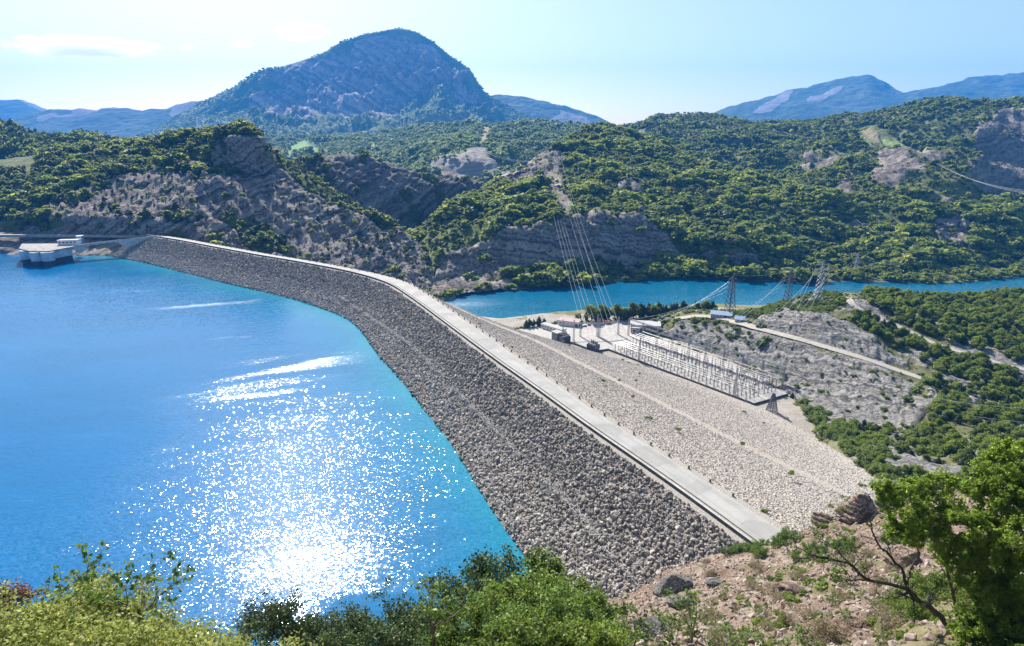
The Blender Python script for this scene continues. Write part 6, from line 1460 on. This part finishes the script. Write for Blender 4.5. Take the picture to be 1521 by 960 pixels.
boulder('small reddish outcrop left of the large layered one', 1225, 778, 2.2, 22, M_REDR, 'outcrop', .8, .3, 1)
boulder('pale layered outcrop half covered by the bare tree branches', 1345, 838, 2.6, 23, M_REDR, 'outcrop', .6, 0, 1)
boulder('reddish ledge with a dark hollow at the bottom of the scree', 1262, 938, 1.5, 24, M_REDR, 'outcrop', .5, 0, 1)
boulder('pale broken ledge in the middle of the scree', 1180, 880, 1.8, 25, M_REDR, 'outcrop', .5, 0, 1)
rg = np.random.default_rng(77); P, veg, nz, px, py = sample_layer('hillside', 3.2, rg); k = (px > 880) & (px < 1600) & (P[:, 1] > 34) & (seg_dist(px, py, [(1113, 806), (1170, 792)], False) > 12); P = P[k]; n = len(P); rs = .16 + .95 * rg.random(n) ** 5
scatter('scree', P, rs[:, None] * (.7 + .6 * rg.random((n, 3))), rg.random((n, 3)) * 6.28, rg.integers(0, 8, n), C_RN); print('scree', n)
wood('hillside_scrub', 'hillside', 1.9, .55, 45, C_SHRUB, rockp=.10, rscale=.7, wide=1.5, thin=.2, pick=lambda r_, n, g, v: r_.integers(0, 4, n), keepout=[[(1085, 840), (1100, 800), (1190, 780), (1190, 810)]])
# line of bleached driftwood along the upstream rockfill
dm = bpy.data.collections.new('driftwood'); 
for k in range(3):
    m = MB(); rg = np.random.default_rng(90 + k); m.tube([(-1, 0, 0), (-.3, .05 * rg.normal(), .05), (.4, .08 * rg.normal(), .03), (1, .1 * rg.normal(), 0)], [.06, .08, .06, .02], 5); m.tube([(.1, 0, .03), (.5, .3, .1)], [.04, .015], 4)
    dm.objects.link(bpy.data.objects.new('driftwood_%d' % k, m.mesh('driftwood_%d' % k, simple_mat('bleached_wood', (.52, .49, .45), .9, .15, 3.))))
DL = np.array([(500, 440), (545, 470), (607, 512), (640, 545), (673, 579), (740, 646), (790, 698), (834, 740), (875, 787), (915, 835), (948, 873)], float)
# follow the slope: each point is where the sight line meets the rock face
us = dam_strip([np.full(ND, -SH), oW], [np.full(ND, -.25), np.full(ND, Z_RES)]); LAYERS['face'] = dict(G=us, F=grid_faces(2, ND), bvh=None)
DP = resample(np.array([tuple(hit(x, y, ['face'])[0]) for x, y in DL]), 900); n = 1900; k = RNG.integers(0, 899, n); P = DP[k] + RNG.normal(size=(n, 3)) * np.array([.7, .7, .1]) + np.array([0, 0, 1.15]); kp = fbm(P / 15., 3) > -.25; P = P[kp]; n = len(P); s = .5 + .7 * RNG.random(n)
scatter('driftwood_line', P, np.stack([s, s, s], 1), np.stack([.35 * RNG.normal(size=n), .35 * RNG.normal(size=n), RNG.random(n) * 6.28], 1), RNG.integers(0, 3, n), dm)
# weeds on the downstream slope
P, t, s = strip_points(E_D1[0], E_D2[1], .0007, RNG); n = len(P); scatter('slope_weeds', P, np.stack([1.2 + RNG.random(n)] * 2 + [.8 + .4 * RNG.random(n)], 1), np.stack([0 * s, 0 * s, RNG.random(n) * 6], 1), RNG.integers(0, 4, n), C_SHRUB)

# ------------------------------------------------------------------ clouds, beyond the haze
def cloud(px, py, w, h, seed, dens):
    m_, nt = new_mat('cloud_vapour'); N = NT(nt); tc = N.n('ShaderNodeTexCoord').outputs['Object']
    r = N.n('ShaderNodeVectorMath', operation='LENGTH', ins={0: tc}).outputs['Value']
    nz = N.noise(N.mapv(tc, (2.4, 1.6, .9), (0, .25, 0), (seed, 0, 0)), 1.9, 8, .68, .8)
    d = N.ramp(N.math('SUBTRACT', N.math('ADD', N.math('MULTIPLY', nz, 1.5), -.03), N.math('MULTIPLY', r, .66)), .14, .40)
    N.out(vol=N.n('ShaderNodeVolumePrincipled', ins={'Color': (1, 1, 1, 1), 'Density': N.math('MULTIPLY', d, dens), 'Anisotropy': .55}).outputs[0])
    me = bpy.data.meshes.new('cloud'); bm = bmesh.new(); bmesh.ops.create_icosphere(bm, subdivisions=3, radius=1); bm.to_mesh(me); bm.free(); me.materials.append(m_)
    o = link(bpy.data.objects.new('cloud', me)); p = at(px, py, 14000); o.location = p; o.scale = (w * 14000 / F_PX / 2, w * 14000 / F_PX / 3, h * 14000 / F_PX / 2); return o
for x, y, w, h, sd_, dn_, lb in [(125, 71, 215, 30, 1, .0030, 'largest flat white cloud, longest of the few in the pale sky'), (448, 48, 80, 26, 2, .0040, 'small white cloud nearest the summit of the mountain'), (360, 66, 36, 12, 3, .0030, 'tiny wisp of cloud between the small cloud and the dot-like one'), (278, 71, 24, 10, 4, .0036, 'dot-like white cloud right of the largest one')]:
    tag(cloud(x, y, w, h, sd_, dn_), lb, 'cloud')
# ------------------------------------------------------------------ drop the plant prototypes that were never planted
for grp in list(PK.values()) + list(FG.values()):
    for o in grp:
        if o.name not in USED:
            for ch in list(o.children):
                for c2 in list(ch.children): bpy.data.objects.remove(c2)
                bpy.data.objects.remove(ch)
            bpy.data.objects.remove(o)
for o in COL.objects:
    if o.get('label') == 'x y z w': print('UNLABELLED', o.name)
# ------------------------------------------------------------------ the air
hm, nt = new_mat('haze_air'); N = NT(nt)
N.out(vol=N.n('ShaderNodeVolumePrincipled', ins={'Color': (.06, .36, 1.0, 1), 'Density': HAZE, 'Anisotropy': .0}).outputs[0])
b = MB(); b.box((0, 0, 600 - 38), (22000, 22000, 1276.0)); hz = b.build('haze', hm); tag(hz, kind='stuff')
